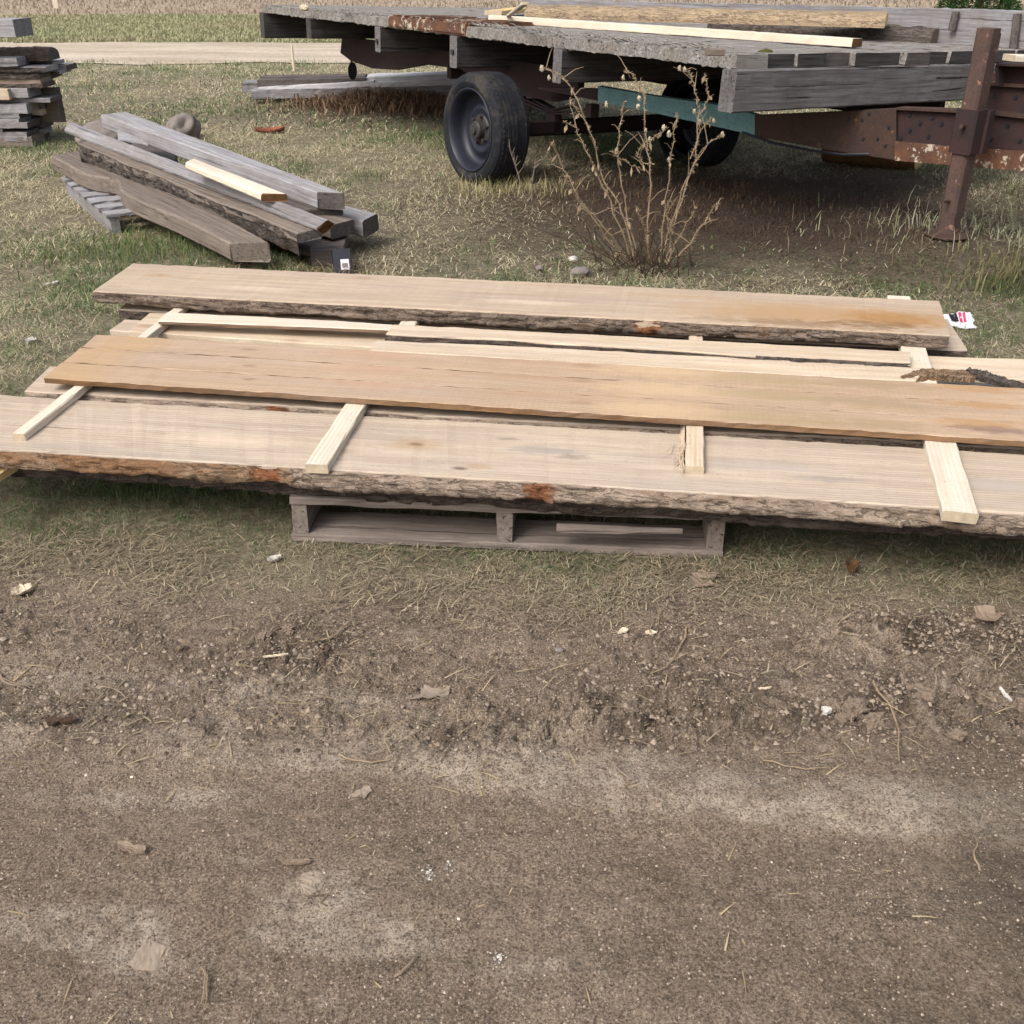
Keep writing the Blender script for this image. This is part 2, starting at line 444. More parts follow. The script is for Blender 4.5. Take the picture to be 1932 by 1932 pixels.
def m_road():
    b = NB('gravel_road'); P = b.node("ShaderNodeNewGeometry").outputs['Position']
    st = b.node("ShaderNodeMapping"); st.inputs['Scale'].default_value = (.3, 1.6, 1); b.l.new(P, st.inputs[0])
    n1 = b.noise(st.outputs[0], 1.2, 6, .6); n2 = b.noise(P, 18, 5, .7)
    c = b.ramp(n1, (.36, S(178, 163, 144)), (.64, S(206, 193, 175)))
    c = b.mix(b.ramp(n2, (.35, .5), (.55, 0.)), c, S(138, 126, 110))
    return b.done(c, b.bump(n2, .4, .02), .95)


M['road'] = m_road()


# ------------------------------------------------------------------ object helpers
def link(name, verts, faces, mats, parent=None, mi=None, matrix=None, smooth=False):
    me = bpy.data.meshes.new(name); me.from_pydata([tuple(v) for v in verts], [], [tuple(f) for f in faces])
    for m in mats: me.materials.append(M[m] if isinstance(m, str) else m)
    if mi is not None: me.polygons.foreach_set('material_index', np.array(mi, dtype=np.int32))
    if smooth: me.polygons.foreach_set('use_smooth', np.ones(len(faces), bool))
    me.update()
    o = bpy.data.objects.new(name, me); col.objects.link(o)
    if matrix is not None: o.matrix_world = matrix
    if parent is not None: o.parent = parent
    return o


def big_mesh(name, V, quads=None, tris=None, mat=None, attrs=(), smooth=False, parent=None):
    me = bpy.data.meshes.new(name)
    nq = 0 if quads is None else len(quads); n3 = 0 if tris is None else len(tris)
    me.vertices.add(len(V)); me.vertices.foreach_set('co', np.ascontiguousarray(V, dtype=np.float32).ravel())
    lv = np.concatenate([a.ravel() for a in (quads, tris) if a is not None and len(a)]).astype(np.int32)
    me.loops.add(len(lv)); me.loops.foreach_set('vertex_index', lv)
    tot = np.concatenate([np.full(nq, 4), np.full(n3, 3)]).astype(np.int32)
    st = np.concatenate([[0], np.cumsum(tot)[:-1]]).astype(np.int32)
    me.polygons.add(nq + n3); me.polygons.foreach_set('loop_start', st); me.polygons.foreach_set('loop_total', tot)
    if smooth: me.polygons.foreach_set('use_smooth', np.ones(nq + n3, bool))
    for an, typ, data in attrs:
        a = me.attributes.new(an, typ, 'POINT')
        a.data.foreach_set('color' if typ == 'FLOAT_COLOR' else 'value', np.ascontiguousarray(data, dtype=np.float32).ravel())
    me.materials.append(M[mat]); me.update(calc_edges=True); me.validate()
    o = bpy.data.objects.new(name, me); col.objects.link(o)
    if parent: o.parent = parent
    return o


def tag(o, label, cat, group=None, kind=None):
    o['label'] = label; o['category'] = cat
    if group: o['group'] = group
    if kind: o['kind'] = kind
    return o


def empty(name, loc=(0, 0, 0), matrix=None):
    o = bpy.data.objects.new(name, None); col.objects.link(o); o.empty_display_size = .1
    if matrix is not None: o.matrix_world = matrix
    else: o.location = loc
    return o


def frame3(o, x, ref):
    x = Vector(x).normalized(); n = x.cross(Vector(ref)).normalized(); y = n.cross(x).normalized()
    return Matrix(((x[0], y[0], n[0], o[0]), (x[1], y[1], n[1], o[1]), (x[2], y[2], n[2], o[2]), (0, 0, 0, 1)))


def n1(t, seed, oct=3, g=.5):
    return fbm(np.asarray(t, float), np.zeros_like(np.asarray(t, float)) + seed * 3.7, oct, int(seed) % 97, g)


def board(name, nl, nr, fr, fl, T, mats=('slab', 'endg'), parent=None, wob=(.002, .002), freq=3., step=.05, warp=.0,
          undercut=(0., 0.), seed=1, bev=.003, rough=.001, edge_mat=None, sag=0., notch=None, top_mat=None, near_gap=None, far_gap=None):
    """A sawn board: four top corners (near-left, near-right, far-right, far-left), thickness T."""
    nl, nr, fr, fl = map(Vector, (nl, nr, fr, fl))
    if (nr - nl).normalized().cross((fl - nl).normalized()).z < -.3: nl, nr, fr, fl = fl, fr, nr, nl
    Mx = frame3(nl, nr - nl, fl - nl); inv = Mx.inverted()
    a, b, c, d = (np.array(inv @ p) for p in (nl, nr, fr, fl))
    L = np.linalg.norm(b - a); n = max(3, int(L / step) + 1); t = np.linspace(0, 1, n)
    near = a + (b - a) * t[:, None]; far = d + (c - d) * t[:, None]
    fade = 1.0
    near = near.copy(); far = far.copy()
    near[:, 1] += wob[0] * n1(t * L * freq, seed, 4) * fade; far[:, 1] += wob[1] * n1(t * L * freq, seed + 31, 4) * fade
    if notch:
        for (tc, w_, dep) in notch: near[:, 1] += dep * np.exp(-((t - tc) / w_) ** 2)
    if near_gap: near[:, 1] += near_gap[0] * np.maximum(0, 1 - t / near_gap[1]) * (.55 + .45 * n1(t * L * 6, seed, 3))
    if far_gap: far[:, 1] -= far_gap[0] * np.maximum(0, 1 - t / far_gap[1])
    zc = warp * n1(t * L * .8, seed + 61, 2) - sag * 4 * t * (1 - t)
    near[:, 2] += zc; far[:, 2] += zc
    r = lambda k: rough * RNG.normal(size=n)
    ring = []
    for (P, dy, dz) in ((near, -undercut[0] + bev, -T), (near, -undercut[0], -T + bev), (near, 0, -bev), (near, bev, 0),
                        (far, -bev, 0), (far, 0, -bev), (far, undercut[1], -T + bev), (far, undercut[1] - bev, -T)):
        q = P.copy(); q[:, 1] += dy + r(0); q[:, 2] += dz + r(1) * .6; ring.append(q)
    ring = np.stack(ring, 1); k = 8
    V = ring.reshape(-1, 3); faces = []; mi = []
    for i in range(n - 1):
        for j in range(k):
            j2 = (j + 1) % k
            faces.append((i * k + j, i * k + j2, (i + 1) * k + j2, (i + 1) * k + j)[::-1]); mi.append(2 if edge_mat and j in (0, 1, 5, 6) else 0)
    faces.append(tuple(range(k))); faces.append(tuple((n - 1) * k + j for j in range(k))[::-1]); mi += [1, 1]
    faces = [f[::-1] for f in faces[:-2]] + faces[-2:]
    mm = list(mats) + ([edge_mat] if edge_mat else [])
    o = link(name, V, faces, mm, parent, mi, Mx if parent is None else None)
    o['_edge'] = 0; del o['_edge']
    # fix normals
    import bmesh
    bm = bmesh.new(); bm.from_mesh(o.data); bmesh.ops.recalc_face_normals(bm, faces=bm.faces); bm.to_mesh(o.data); bm.free()
    return o, dict(near=near, far=far, T=T, t=t, L=L, M=Mx)


def bark(info, parent, side='near', mat='bark', bulge=.02, disp=.008, t0=0., t1=1., jag=.012, seed=3, step=.008, rows=8, drop=.004, name='bark_edge', under=0., lo=1.0, torn=()):
    P = info[side]; L = info['L']; T = info['T']
    n = max(4, int(L * (t1 - t0) / step)); t = np.linspace(t0, t1, n)
    ex = np.stack([np.interp(t, info['t'], P[:, k]) for k in range(3)], 1)
    sg = -1 if side == 'near' else 1
    V = np.zeros((n, rows + 2, 3)); TA = np.zeros((n, rows + 2))
    taper = np.minimum(1, np.minimum(t - t0, t1 - t) * L / .03 + .15)
    for j in range(rows + 2):
        rr = min(1, j / (rows - 1))
        prof = bulge * (rr ** .8) * 1.0
        nz = fbm(t * L * 26, np.full(n, j * 1.1 + seed), 4, seed, .6)
        chunk = (fbm(t * L * 9, np.full(n, j * .5 + seed * 2), 3, seed + 5) > .05) * 1.0
        for tc, hl in torn:
            TA[:, j] = np.maximum(TA[:, j], sstep(1.15, .65, np.sqrt(((t - tc) * L / hl) ** 2 + ((rr - .55) / .75) ** 2) + .45 * fbm(t * L * 40, np.full(n, j * .8 + seed), 3, seed + 2)))
        out = prof + disp * (nz + .7 * chunk) * (.3 + .7 * min(1, rr * 3)) + .003 - .006 * TA[:, j]
        z = -drop - (T * lo - drop) * rr
        if j == rows - 1: z = z - jag * (.5 + fbm(t * L * 7, np.zeros(n) + seed, 4, seed + 9, .6))
        if j >= rows: out = out * 0 - .012 + under; z = -T * .55 if j == rows + 1 else -T * lo - .002
        V[:, j, 0] = ex[:, 0] + .003 * nz; V[:, j, 1] = ex[:, 1] + sg * out * taper; V[:, j, 2] = ex[:, 2] + z
    k = rows + 2
    I = np.arange(n * k).reshape(n, k)
    q = np.stack([I[:-1, :-1], I[1:, :-1], I[1:, 1:], I[:-1, 1:]], -1).reshape(-1, 4)
    if side != 'near': q = q[:, ::-1]
    o = big_mesh(name, V.reshape(-1, 3), q, None, mat, [('torn', 'FLOAT', TA.reshape(-1))], parent=parent)
    return o


def corners_px(nl, nr, fr, fl, z):
    zs = z if isinstance(z, (list, tuple)) else [z] * 4
    return [at(p[0], p[1], zz) for p, zz in zip((nl, nr, fr, fl), zs)]


def strip(p0, p1, W, ref=(0, 0, 1)):
    """corners of a stick: centre line p0-p1 (top), width W"""
    p0, p1 = Vector(p0), Vector(p1); d = (p1 - p0).normalized(); s = Vector(ref).cross(d).normalized() * (W / 2)
    return [p0 - s, p1 - s, p1 + s, p0 + s]


def box_geo(x0, x1, y0, y1, z0, z1):
    v = [(x, y, z) for x in (x0, x1) for y in (y0, y1) for z in (z0, z1)]
    f = [(0, 1, 3, 2), (4, 6, 7, 5), (0, 4, 5, 1), (2, 3, 7, 6), (0, 2, 6, 4), (1, 5, 7, 3)]
    return v, f


class Geo:
    def __init__(s): s.v = []; s.f = []
    def add(s, v, f):
        k = len(s.v); s.v += [tuple(p) for p in v]; s.f += [tuple(i + k for i in q) for q in f]; return s
    def box(s, *a): return s.add(*box_geo(*a))
    def prism(s, pts, axis_vec):
        """extrude polygon (list of 3D points) by axis_vec"""
        n = len(pts); a = [Vector(p) for p in pts]; b = [p + Vector(axis_vec) for p in a]
        f = [tuple(range(n))[::-1], tuple(range(n, 2 * n))] + [(i, (i + 1) % n, n + (i + 1) % n, n + i) for i in range(n)]
        return s.add(a + b, f)
    def tube(s, pts, rads, seg=6, cap=True):
        pts = [Vector(p) for p in pts]; rings = []
        if not hasattr(rads, '__len__'): rads = [rads] * len(pts)
        for i, p in enumerate(pts):
            d = (pts[min(i + 1, len(pts) - 1)] - pts[max(i - 1, 0)]).normalized()
            u = d.cross(Vector((.31, .9, .17))).normalized(); v = d.cross(u)
            rings.append([p + (u * math.cos(2 * math.pi * j / seg) + v * math.sin(2 * math.pi * j / seg)) * rads[i] for j in range(seg)])
        vv = [q for r in rings for q in r]; ff = []
        for i in range(len(pts) - 1):
            for j in range(seg):
                ff.append((i * seg + j, i * seg + (j + 1) % seg, (i + 1) * seg + (j + 1) % seg, (i + 1) * seg + j))
        if cap: ff.append(tuple(range(seg))[::-1]); ff.append(tuple((len(pts) - 1) * seg + j for j in range(seg)))
        return s.add(vv, ff)
    def lathe(s, prof, axis='y', seg=48, o=(0, 0, 0)):
        """prof: list of (r, a) around local axis"""
        vv = []
        for r, a in prof:
            for j in range(seg):
                t = 2 * math.pi * j / seg; c, d = r * math.cos(t), r * math.sin(t)
                p = (c, a, d) if axis == 'y' else (c, d, a)
                vv.append((p[0] + o[0], p[1] + o[1], p[2] + o[2]))
        ff = []
        for i in range(len(prof) - 1):
            for j in range(seg):
                ff.append((i * seg + j, i * seg + (j + 1) % seg, (i + 1) * seg + (j + 1) % seg, (i + 1) * seg + j))
        return s.add(vv, ff)
    def out(s, name, mats, parent=None, matrix=None, smooth=False, mi=None):
        import bmesh
        o = link(name, s.v, s.f, mats if isinstance(mats, (list, tuple)) else [mats], parent, mi, matrix, smooth)
        bm = bmesh.new(); bm.from_mesh(o.data); bmesh.ops.recalc_face_normals(bm, faces=bm.faces); bm.to_mesh(o.data); bm.free()
        return o


def lump(name, loc, r, mat, seed=0, flat=(1, 1, .7), amp=.25, sub=3, parent=None, freq=1.6, rough=.10, flat_=False):
    import bmesh; sub = max(sub, 4)
    bm = bmesh.new(); bmesh.ops.create_icosphere(bm, subdivisions=sub, radius=1)
    vs = np.array([v.co[:] for v in bm.verts])
    d = 1 + amp * fbm(vs[:, 0] * freq + seed * 3.1 + vs[:, 2], vs[:, 1] * freq - seed + vs[:, 2] * .7, 4, seed % 90)
    d = d + rough * fbm(vs[:, 0] * 7 + vs[:, 2] * 5 + seed, vs[:, 1] * 7 - vs[:, 2] * 4, 4, seed + 3, .6)
    for v, k in zip(bm.verts, d): v.co = Vector((v.co.x * k * r * flat[0], v.co.y * k * r * flat[1], v.co.z * k * r * flat[2]))
    me = bpy.data.meshes.new(name); bm.to_mesh(me); bm.free(); me.materials.append(M[mat])
    if not flat_: me.polygons.foreach_set('use_smooth', np.ones(len(me.polygons), bool))
    o = bpy.data.objects.new(name, me); col.objects.link(o); o.location = loc
    o.rotation_euler = (0, 0, seed * 1.3)
    if parent: o.parent = parent
    return o


import bmesh
def join(objs, name):
    bm = bmesh.new(); mats = []; V = []
    for o, Mx in objs:
        me = o.data; off = [mats.index(m) if m in mats else (mats.append(m) or len(mats) - 1) for m in me.materials]
        vs = [bm.verts.new(Mx @ v.co) for v in me.vertices]
        for p in me.polygons:
            f = bm.faces.new([vs[i] for i in p.vertices]); f.material_index = off[p.material_index]
        bpy.data.objects.remove(o)
    me = bpy.data.meshes.new(name); bm.to_mesh(me); bm.free()
    for m in mats: me.materials.append(m)
    o = bpy.data.objects.new(name, me); col.objects.link(o); return o



# ------------------------------------------------------------------ ground sheet
def make_ground():
    ys = [-6, -2, 0, .3]; y = .5
    while y < 420:
        ys.append(y); y += max(.0048, .0042 * y) if y < 2.2 else .0055 * y if y < 30 else .03 * y
    ys = np.array(ys)
    u = np.concatenate([[-30, -12, -6, -3.2], np.linspace(-2.2, -1.405, 60), np.linspace(-1.4, 1.4, 760), np.linspace(1.405, 2.2, 60), [3.2, 6, 12, 30]])
    hw = .5 * (.875 * np.maximum(ys, 0) + .68)
    X = u[None, :] * hw[:, None]; Y = np.repeat(ys[:, None], len(u), 1)
    x, yv = X.ravel(), Y.ravel()
    z = gz(x, yv)
    V = np.stack([x, yv, z], 1)
    I = np.arange(len(V)).reshape(X.shape)
    q = np.stack([I[:-1, :-1], I[:-1, 1:], I[1:, 1:], I[1:, :-1]], -1).reshape(-1, 4)
    gm = grassmask(x, yv)
    damp = rough_zone(x, yv) * sstep(-.12, .28, fbm(x * 4, yv * 6, 3, 51)) + .5 * sstep(.2, .6, fbm(x * .9, yv * 1.2, 3, 53)) * (1 - gm)
    dl = yv - rut_line(x)
    pt = np.exp(-((dl - .05) / .075) ** 2) * (.55 + .45 * sstep(-.9, .0, x)) + .8 * np.exp(-((dl - .20) / .05) ** 2) * sstep(.2, -.6, x)
    for px_, py_, rx_, ry_, a_ in ((590, 1700, .09, .07, 1.), (640, 1770, .16, .04, 1.), (285, 1810, .06, .035, 1.1), (100, 1740, .16, .06, .8), (250, 1730, .05, .03, .8), (470, 1620, .05, .02, .6), (1750, 1540, .1, .03, .8),
                                   (1000, 1830, .10, .03, .6), (300, 1500, .25, .03, .6), (1500, 1540, .12, .02, .7), (620, 1890, .06, .02, .6), (1050, 1400, .2, .05, .5)):
        c_ = at(px_, py_); pt = pt + a_ * np.exp(-((x - c_.x) / rx_) ** 2 - ((yv - c_.y) / ry_) ** 2)
    pale = sstep(.30, .75, pt + .55 * fbm(x * 5, yv * 11, 6, 57, .65) + .1) * (1 - .6 * rough_zone(x, yv))
    damp = np.clip(damp + .22 * sstep(.0, -.10, dl) * sstep(.1, .9, x) * sstep(.55, .2, pt), 0, 1)
    tb = thatch_shade_mask(x, yv)
    vg = sstep(12.5, 17.5, yv) * (1 - 0)
    fl = sstep(24.8, 27.2, yv + 1.0 * fbm(x * .25, yv * .25, 3, 71))
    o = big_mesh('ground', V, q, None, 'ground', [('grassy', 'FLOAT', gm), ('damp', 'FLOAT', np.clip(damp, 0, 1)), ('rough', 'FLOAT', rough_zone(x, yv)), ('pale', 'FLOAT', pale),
                 ('verge', 'FLOAT', vg), ('field', 'FLOAT', fl), ('thatch_shade', 'FLOAT', tb)], smooth=True)
    o['kind'] = 'structure'; o['label'] = 'bare brown dirt turning to dry grass and far field'


def thatch_shade_mask(x, y):      # matted dead grass, plus the trailer's shade painted into the ground colour
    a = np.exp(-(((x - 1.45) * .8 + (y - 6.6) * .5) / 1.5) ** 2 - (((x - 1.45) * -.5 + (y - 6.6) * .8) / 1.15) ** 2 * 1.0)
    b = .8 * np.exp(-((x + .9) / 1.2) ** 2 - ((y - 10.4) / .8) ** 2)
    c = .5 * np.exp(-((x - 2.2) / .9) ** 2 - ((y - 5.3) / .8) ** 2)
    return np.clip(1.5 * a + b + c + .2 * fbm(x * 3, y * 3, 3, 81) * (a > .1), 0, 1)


make_ground()
xs = np.linspace(-45, 45, 120); a = 14.75 + .035 * (xs + 6.5) + .12 * np.sin(xs * .9) ; b_ = 18.0 + .03 * (xs + 9) + .12 * np.sin(xs * .7 + 1)
RV, RF = [], []
for i, xx in enumerate(xs):
    for k in range(13):
        yy = a[i] + (b_[i] - a[i]) * k / 12 + (.28 * random.uniform(-1, 1) if k in (0, 12) else 0)
        RV.append((xx, yy, gzs(xx, yy) + .012))
for i in range(len(xs) - 1):
    for k in range(12): RF.append((i * 13 + k, (i + 1) * 13 + k, (i + 1) * 13 + k + 1, i * 13 + k + 1))
road = link('road', RV, RF, ['road'], smooth=True); road['kind'] = 'structure'; road['label'] = 'pale gravel drive crossing behind the trailer'


# ------------------------------------------------------------------ grass, straw, crumbs (stuff)
def blades(name, x, y, length, width, tilt, az, tint, mat='blade', lift=0.0, bend=.5, zf=gz):
    n = len(x); z = zf(x, y) - .004 + lift
    ca, sa = np.cos(az), np.sin(az)
    side = np.stack([-sa, ca, np.zeros(n)], 1) * (width / 2)[:, None]
    base = np.stack([x, y, z], 1)
    t1 = tilt * (1 - bend); t2 = np.minimum(tilt * (1 + bend), 1.75)
    d1 = np.stack([np.sin(t1) * ca, np.sin(t1) * sa, np.cos(t1)], 1); d2 = np.stack([np.sin(t2) * ca, np.sin(t2) * sa, np.cos(t2)], 1)
    mid = base + d1 * (length * .5)[:, None]; tip = mid + d2 * (length * .5)[:, None]
    tip[:, 2] = np.maximum(tip[:, 2], z + .002)
    V = np.stack([base - side, base + side, mid + side * .8, mid - side * .8, tip + side * .12, tip - side * .12], 1).reshape(-1, 3)
    k = np.arange(n)[:, None] * 6
    q = np.concatenate([k + np.array([[0, 1, 2, 3]]), k + np.array([[3, 2, 4, 5]])])
    c = np.concatenate([tint, np.ones((n, 1))], 1); c6 = np.repeat(c, 6, 0)
    o = big_mesh(name, V, q, None, mat, [('tint', 'FLOAT_COLOR', c6)])
    o['kind'] = 'stuff'; return o


def lin(r, g, b, k=.85): return np.array(S(r, g, b, k)[:3])


TAN, TAN2, GRN, GRN2, BRN, DK = lin(208, 198, 168), lin(170, 160, 128), lin(118, 134, 92), lin(78, 100, 62), lin(112, 93, 76), lin(72, 60, 50)


def greenness(x, y):
    g = fbm(x * 1.1, y * 1.1, 3, 101) * .9 + .5 * fbm(x * 4, y * 4, 2, 103)
    for (cx, cy, rx, ry, s_) in ((-1.9, 4.9, .5, .35, .3), (-1.3, 5.25, .7, .25, .6), (-.9, 2.5, 1.3, .22, 1.0), (1.4, 2.4, 1.2, .2, .7), (.1, 2.25, .9, .1, .5), (-1.9, 3.4, .7, .5, .1), (.9, 5.2, .6, .3, .5), (-.35, 9.6, .8, .6, .8),
                                 (2.4, 4.9, .8, .5, .5), (1.6, 2.45, .9, .22, .35), (.3, 6.6, .5, .5, .3), (-4, 8.0, 3, 1.0, .15)):
        g = g + s_ * np.exp(-((x - cx) / rx) ** 2 - ((y - cy) / ry) ** 2)
    return g


def scatter(n, y0, y1, spread=1.3):
    y = np.sqrt(RNG.random(n) * (y1 ** 2 - y0 ** 2) + y0 ** 2)
    hw = .5 * (.875 * y + .68) * spread
    return (RNG.random(n) * 2 - 1) * hw, y


def tints(x, y, shift=0.):
    n = len(x); g = greenness(x, y) + shift; th = thatch_shade_mask(x, y)
    pg = sstep(-.28, .95, g + .45 * (RNG.random(n) - .5)); isg = RNG.random(n) < pg
    r = RNG.random((n, 1))
    dry = TAN * r + TAN2 * (1 - r); grn = GRN * r + GRN2 * (1 - r)
    c = np.where(isg[:, None], grn, dry)
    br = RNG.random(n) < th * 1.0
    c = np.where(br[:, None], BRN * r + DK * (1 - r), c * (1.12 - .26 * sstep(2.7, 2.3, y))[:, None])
    return c * (.75 + .5 * RNG.random((n, 1))), isg


def grass_layer(name, n, y0, y1, L, W, spread=1.35):
    x, y = scatter(n, y0, y1, spread)
    keep = RNG.random(n) < np.clip(grassmask(x, y) * 1.0, 0, 1)
    cl = fbm(x * 3.0, y * 3.0, 3, 111)
    keep &= RNG.random(n) < np.clip(.75 + .9 * cl, .15, 1)
    keep &= RNG.random(n) < 1 - .6 * sstep(.35, .8, thatch_shade_mask(x, y))
    x, y, cl = x[keep], y[keep], cl[keep]; m = len(x)
    c, isg = tints(x, y)
    th = thatch_shade_mask(x, y)
    lay = np.where(isg, .3 + .95 * RNG.random(m), .95 + .6 * RNG.random(m) ** .6)
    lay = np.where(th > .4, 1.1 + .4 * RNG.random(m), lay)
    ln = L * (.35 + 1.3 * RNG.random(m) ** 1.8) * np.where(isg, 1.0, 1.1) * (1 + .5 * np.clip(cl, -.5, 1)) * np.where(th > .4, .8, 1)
    az = RNG.random(m) * 6.283 + 1.2 * fbm(x * 1.5, y * 1.5, 2, 117)
    w_ = W * (.6 + .8 * RNG.random(m))
    return blades(name, x, y, ln, w_, lay, az, c, lift=.010 * RNG.random(m) * (lay > .9), bend=.04 + .24 * RNG.random(m))


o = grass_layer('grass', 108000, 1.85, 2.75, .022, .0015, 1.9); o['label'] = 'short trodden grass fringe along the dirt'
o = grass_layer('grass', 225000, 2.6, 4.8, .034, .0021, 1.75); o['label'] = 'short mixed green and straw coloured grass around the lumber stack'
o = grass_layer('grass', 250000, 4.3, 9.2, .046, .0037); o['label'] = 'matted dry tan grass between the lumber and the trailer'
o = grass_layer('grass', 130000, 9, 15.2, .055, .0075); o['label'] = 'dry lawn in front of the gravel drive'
x, y = scatter(70000, 17.9, 25.5, 1.2)
yy = 18.05 + .03 * (x + 9); k = y > yy; x, y = x[k], y[k]; m = len(x); r = RNG.random((m, 1))
g = sstep(-.5, .5, fbm(x * .25, y * .5, 3, 131) - .06 * (y - 21))[:, None]
c = (lin(158, 162, 124) * r + lin(176, 174, 138) * (1 - r)) * g + (lin(188, 178, 148) * r + lin(166, 154, 124) * (1 - r)) * (1 - g)
o = blades('grass', x, y, .05 + .05 * RNG.random(m), .02 + .015 * RNG.random(m), .3 + .9 * RNG.random(m), RNG.random(m) * 6.28, c)
o['label'] = 'mown green verge beyond the gravel drive'
x, y = scatter(60000, 25.5, 62, 1.2); m = len(x); r = RNG.random((m, 1))
c = (lin(188, 171, 152) * r + lin(170, 153, 135) * (1 - r))
o = blades('dry_field_grass', x, y, .08 + .12 * RNG.random(m), .02 + .02 * RNG.random(m), .7 + .8 * RNG.random(m), RNG.random(m) * 6.28, c)
o['kind'] = 'stuff'; o['label'] = 'tall dry tan field grass at the horizon'
# loose straw lying on the dirt edge
n = 96000; x, y = scatter(n, 1.55, 2.75, 1.8)
e = edge_y(x); p = np.exp(-((y - e - .10) / .17) ** 2) + .05 * (y > 1.5) + 1.0 * np.exp(-((y - e - .01) / .13) ** 2) * sstep(-.1, .6, x)
p *= np.clip(.45 + 1.3 * fbm(x * 3, y * 4, 3, 141), .05, 1)
k = RNG.random(n) < p; x, y = x[k], y[k]; m = len(x); r = RNG.random((m, 1))
c = (lin(188, 173, 145) * r + lin(120, 107, 88) * (1 - r)) * (.6 + .5 * RNG.random((m, 1)))
o = blades('straw', x, y, .012 + .05 * RNG.random(m) ** 2.2, .0012 + .002 * RNG.random(m), 1.35 + .18 * RNG.random(m), RNG.random(m) * 6.28, c, 'straw', lift=.007 + .008 * RNG.random(m), bend=.08)
o['label'] = 'loose pale straw lying along the edge of the dirt'
n = 1500; x, y = scatter(n, .75, 2.0); k = RNG.random(n) < .15 + .85 * sstep(1.3, 1.75, y); x, y = x[k], y[k]; m = len(x); r = RNG.random((m, 1))
c = (lin(190, 170, 136) * r + lin(104, 88, 70) * (1 - r))
o = blades('twig_litter', x, y, .012 + .06 * RNG.random(m) ** 2.5, .0016 + .002 * RNG.random(m), 1.42 + .13 * RNG.random(m), RNG.random(m) * 6.28, c, 'straw', lift=.006, bend=.06)
o['kind'] = 'stuff'; o['label'] = 'thin twigs and stalk bits scattered over the dirt'


def crumbs(name, n, y0, y1, prob, smin, smax, power, cols, label):
    x, y = scatter(n, y0, y1, 1.25); k = RNG.random(n) < prob(x, y); x, y = x[k], y[k]; n = len(x)
    s = smin + (smax - smin) * RNG.random(n) ** power
    base = np.array([(1, 0, -.1), (.3, .95, -.1), (-.8, .6, 0), (-.8, -.6, -.1), (.3, -.95, 0), (.15, .1, .8), (-.25, -.2, .65)])
    F_ = np.array([(0, 1, 5), (1, 2, 5), (2, 6, 5), (2, 3, 6), (3, 4, 6), (4, 5, 6), (4, 0, 5)])
    P = base[None] * (1 + .8 * (RNG.random((n, 7, 1)) - .5)) + .5 * (RNG.random((n, 7, 3)) - .5)
    az = RNG.random(n) * 6.283; ca, sa = np.cos(az)[:, None], np.sin(az)[:, None]
    Q = np.stack([P[..., 0] * ca - P[..., 1] * sa, P[..., 0] * sa + P[..., 1] * ca, P[..., 2]], -1) * s[:, None, None] * .5
    Q += np.stack([x, y, gz(x, y) + s * .08], 1)[:, None]
    F = (np.arange(n)[:, None, None] * 7 + F_[None]).reshape(-1, 3)
    ci = RNG.integers(0, len(cols), n); c = np.array(cols)[ci] * (.7 + .5 * RNG.random((n, 1)))
    c = np.repeat(np.concatenate([c, np.ones((n, 1))], 1), 7, 0)
    o = big_mesh(name, Q.reshape(-1, 3), None, F, 'crumb', [('tint', 'FLOAT_COLOR', c)]); o['kind'] = 'stuff'; o['label'] = label


soilc = [lin(150, 135, 119), lin(124, 109, 95), lin(164, 149, 132), lin(98, 84, 72), lin(140, 125, 110)]
crumbs('soil_crumbs', 120000, .6, 2.2, lambda x, y: .4 + .65 * sstep(-.2, .3, fbm(x * 3, y * 4, 3, 151)), .0015, .006, 3.0, soilc, 'fine soil crumbs over the bare dirt')
clodc = [lin(140, 125, 110), lin(116, 101, 88), lin(92, 78, 67), lin(156, 141, 125)]
crumbs('clods', 70000, 1.45, 2.15, lambda x, y: rough_zone(x, y) ** 1.2 * sstep(-.2, .3, fbm(x * 4, y * 6, 3, 51)), .002, .014, 3.6, clodc, 'churned crumbly clods along the grass edge')
crumbs('clods', 4000, 1.5, 2.12, lambda x, y: rough_zone(x, y) * sstep(.08, .32, fbm(x * 4.5, y * 7, 4, 51, .6)), .005, .016, 2.4, clodc, 'bigger broken clods heaped along the grass edge')
crumbs('pale_grit', 260, .6, 2.1, lambda x, y: .6 + 0 * x, .0025, .007, 2.5, [lin(228, 216, 196), lin(206, 190, 168)], 'tiny pale grit specks on the dirt')

# ------------------------------------------------------------------ main lumber stack
Z1, Z2, Z3, Z4, Z5 = .135, .18, .235, .26, .278


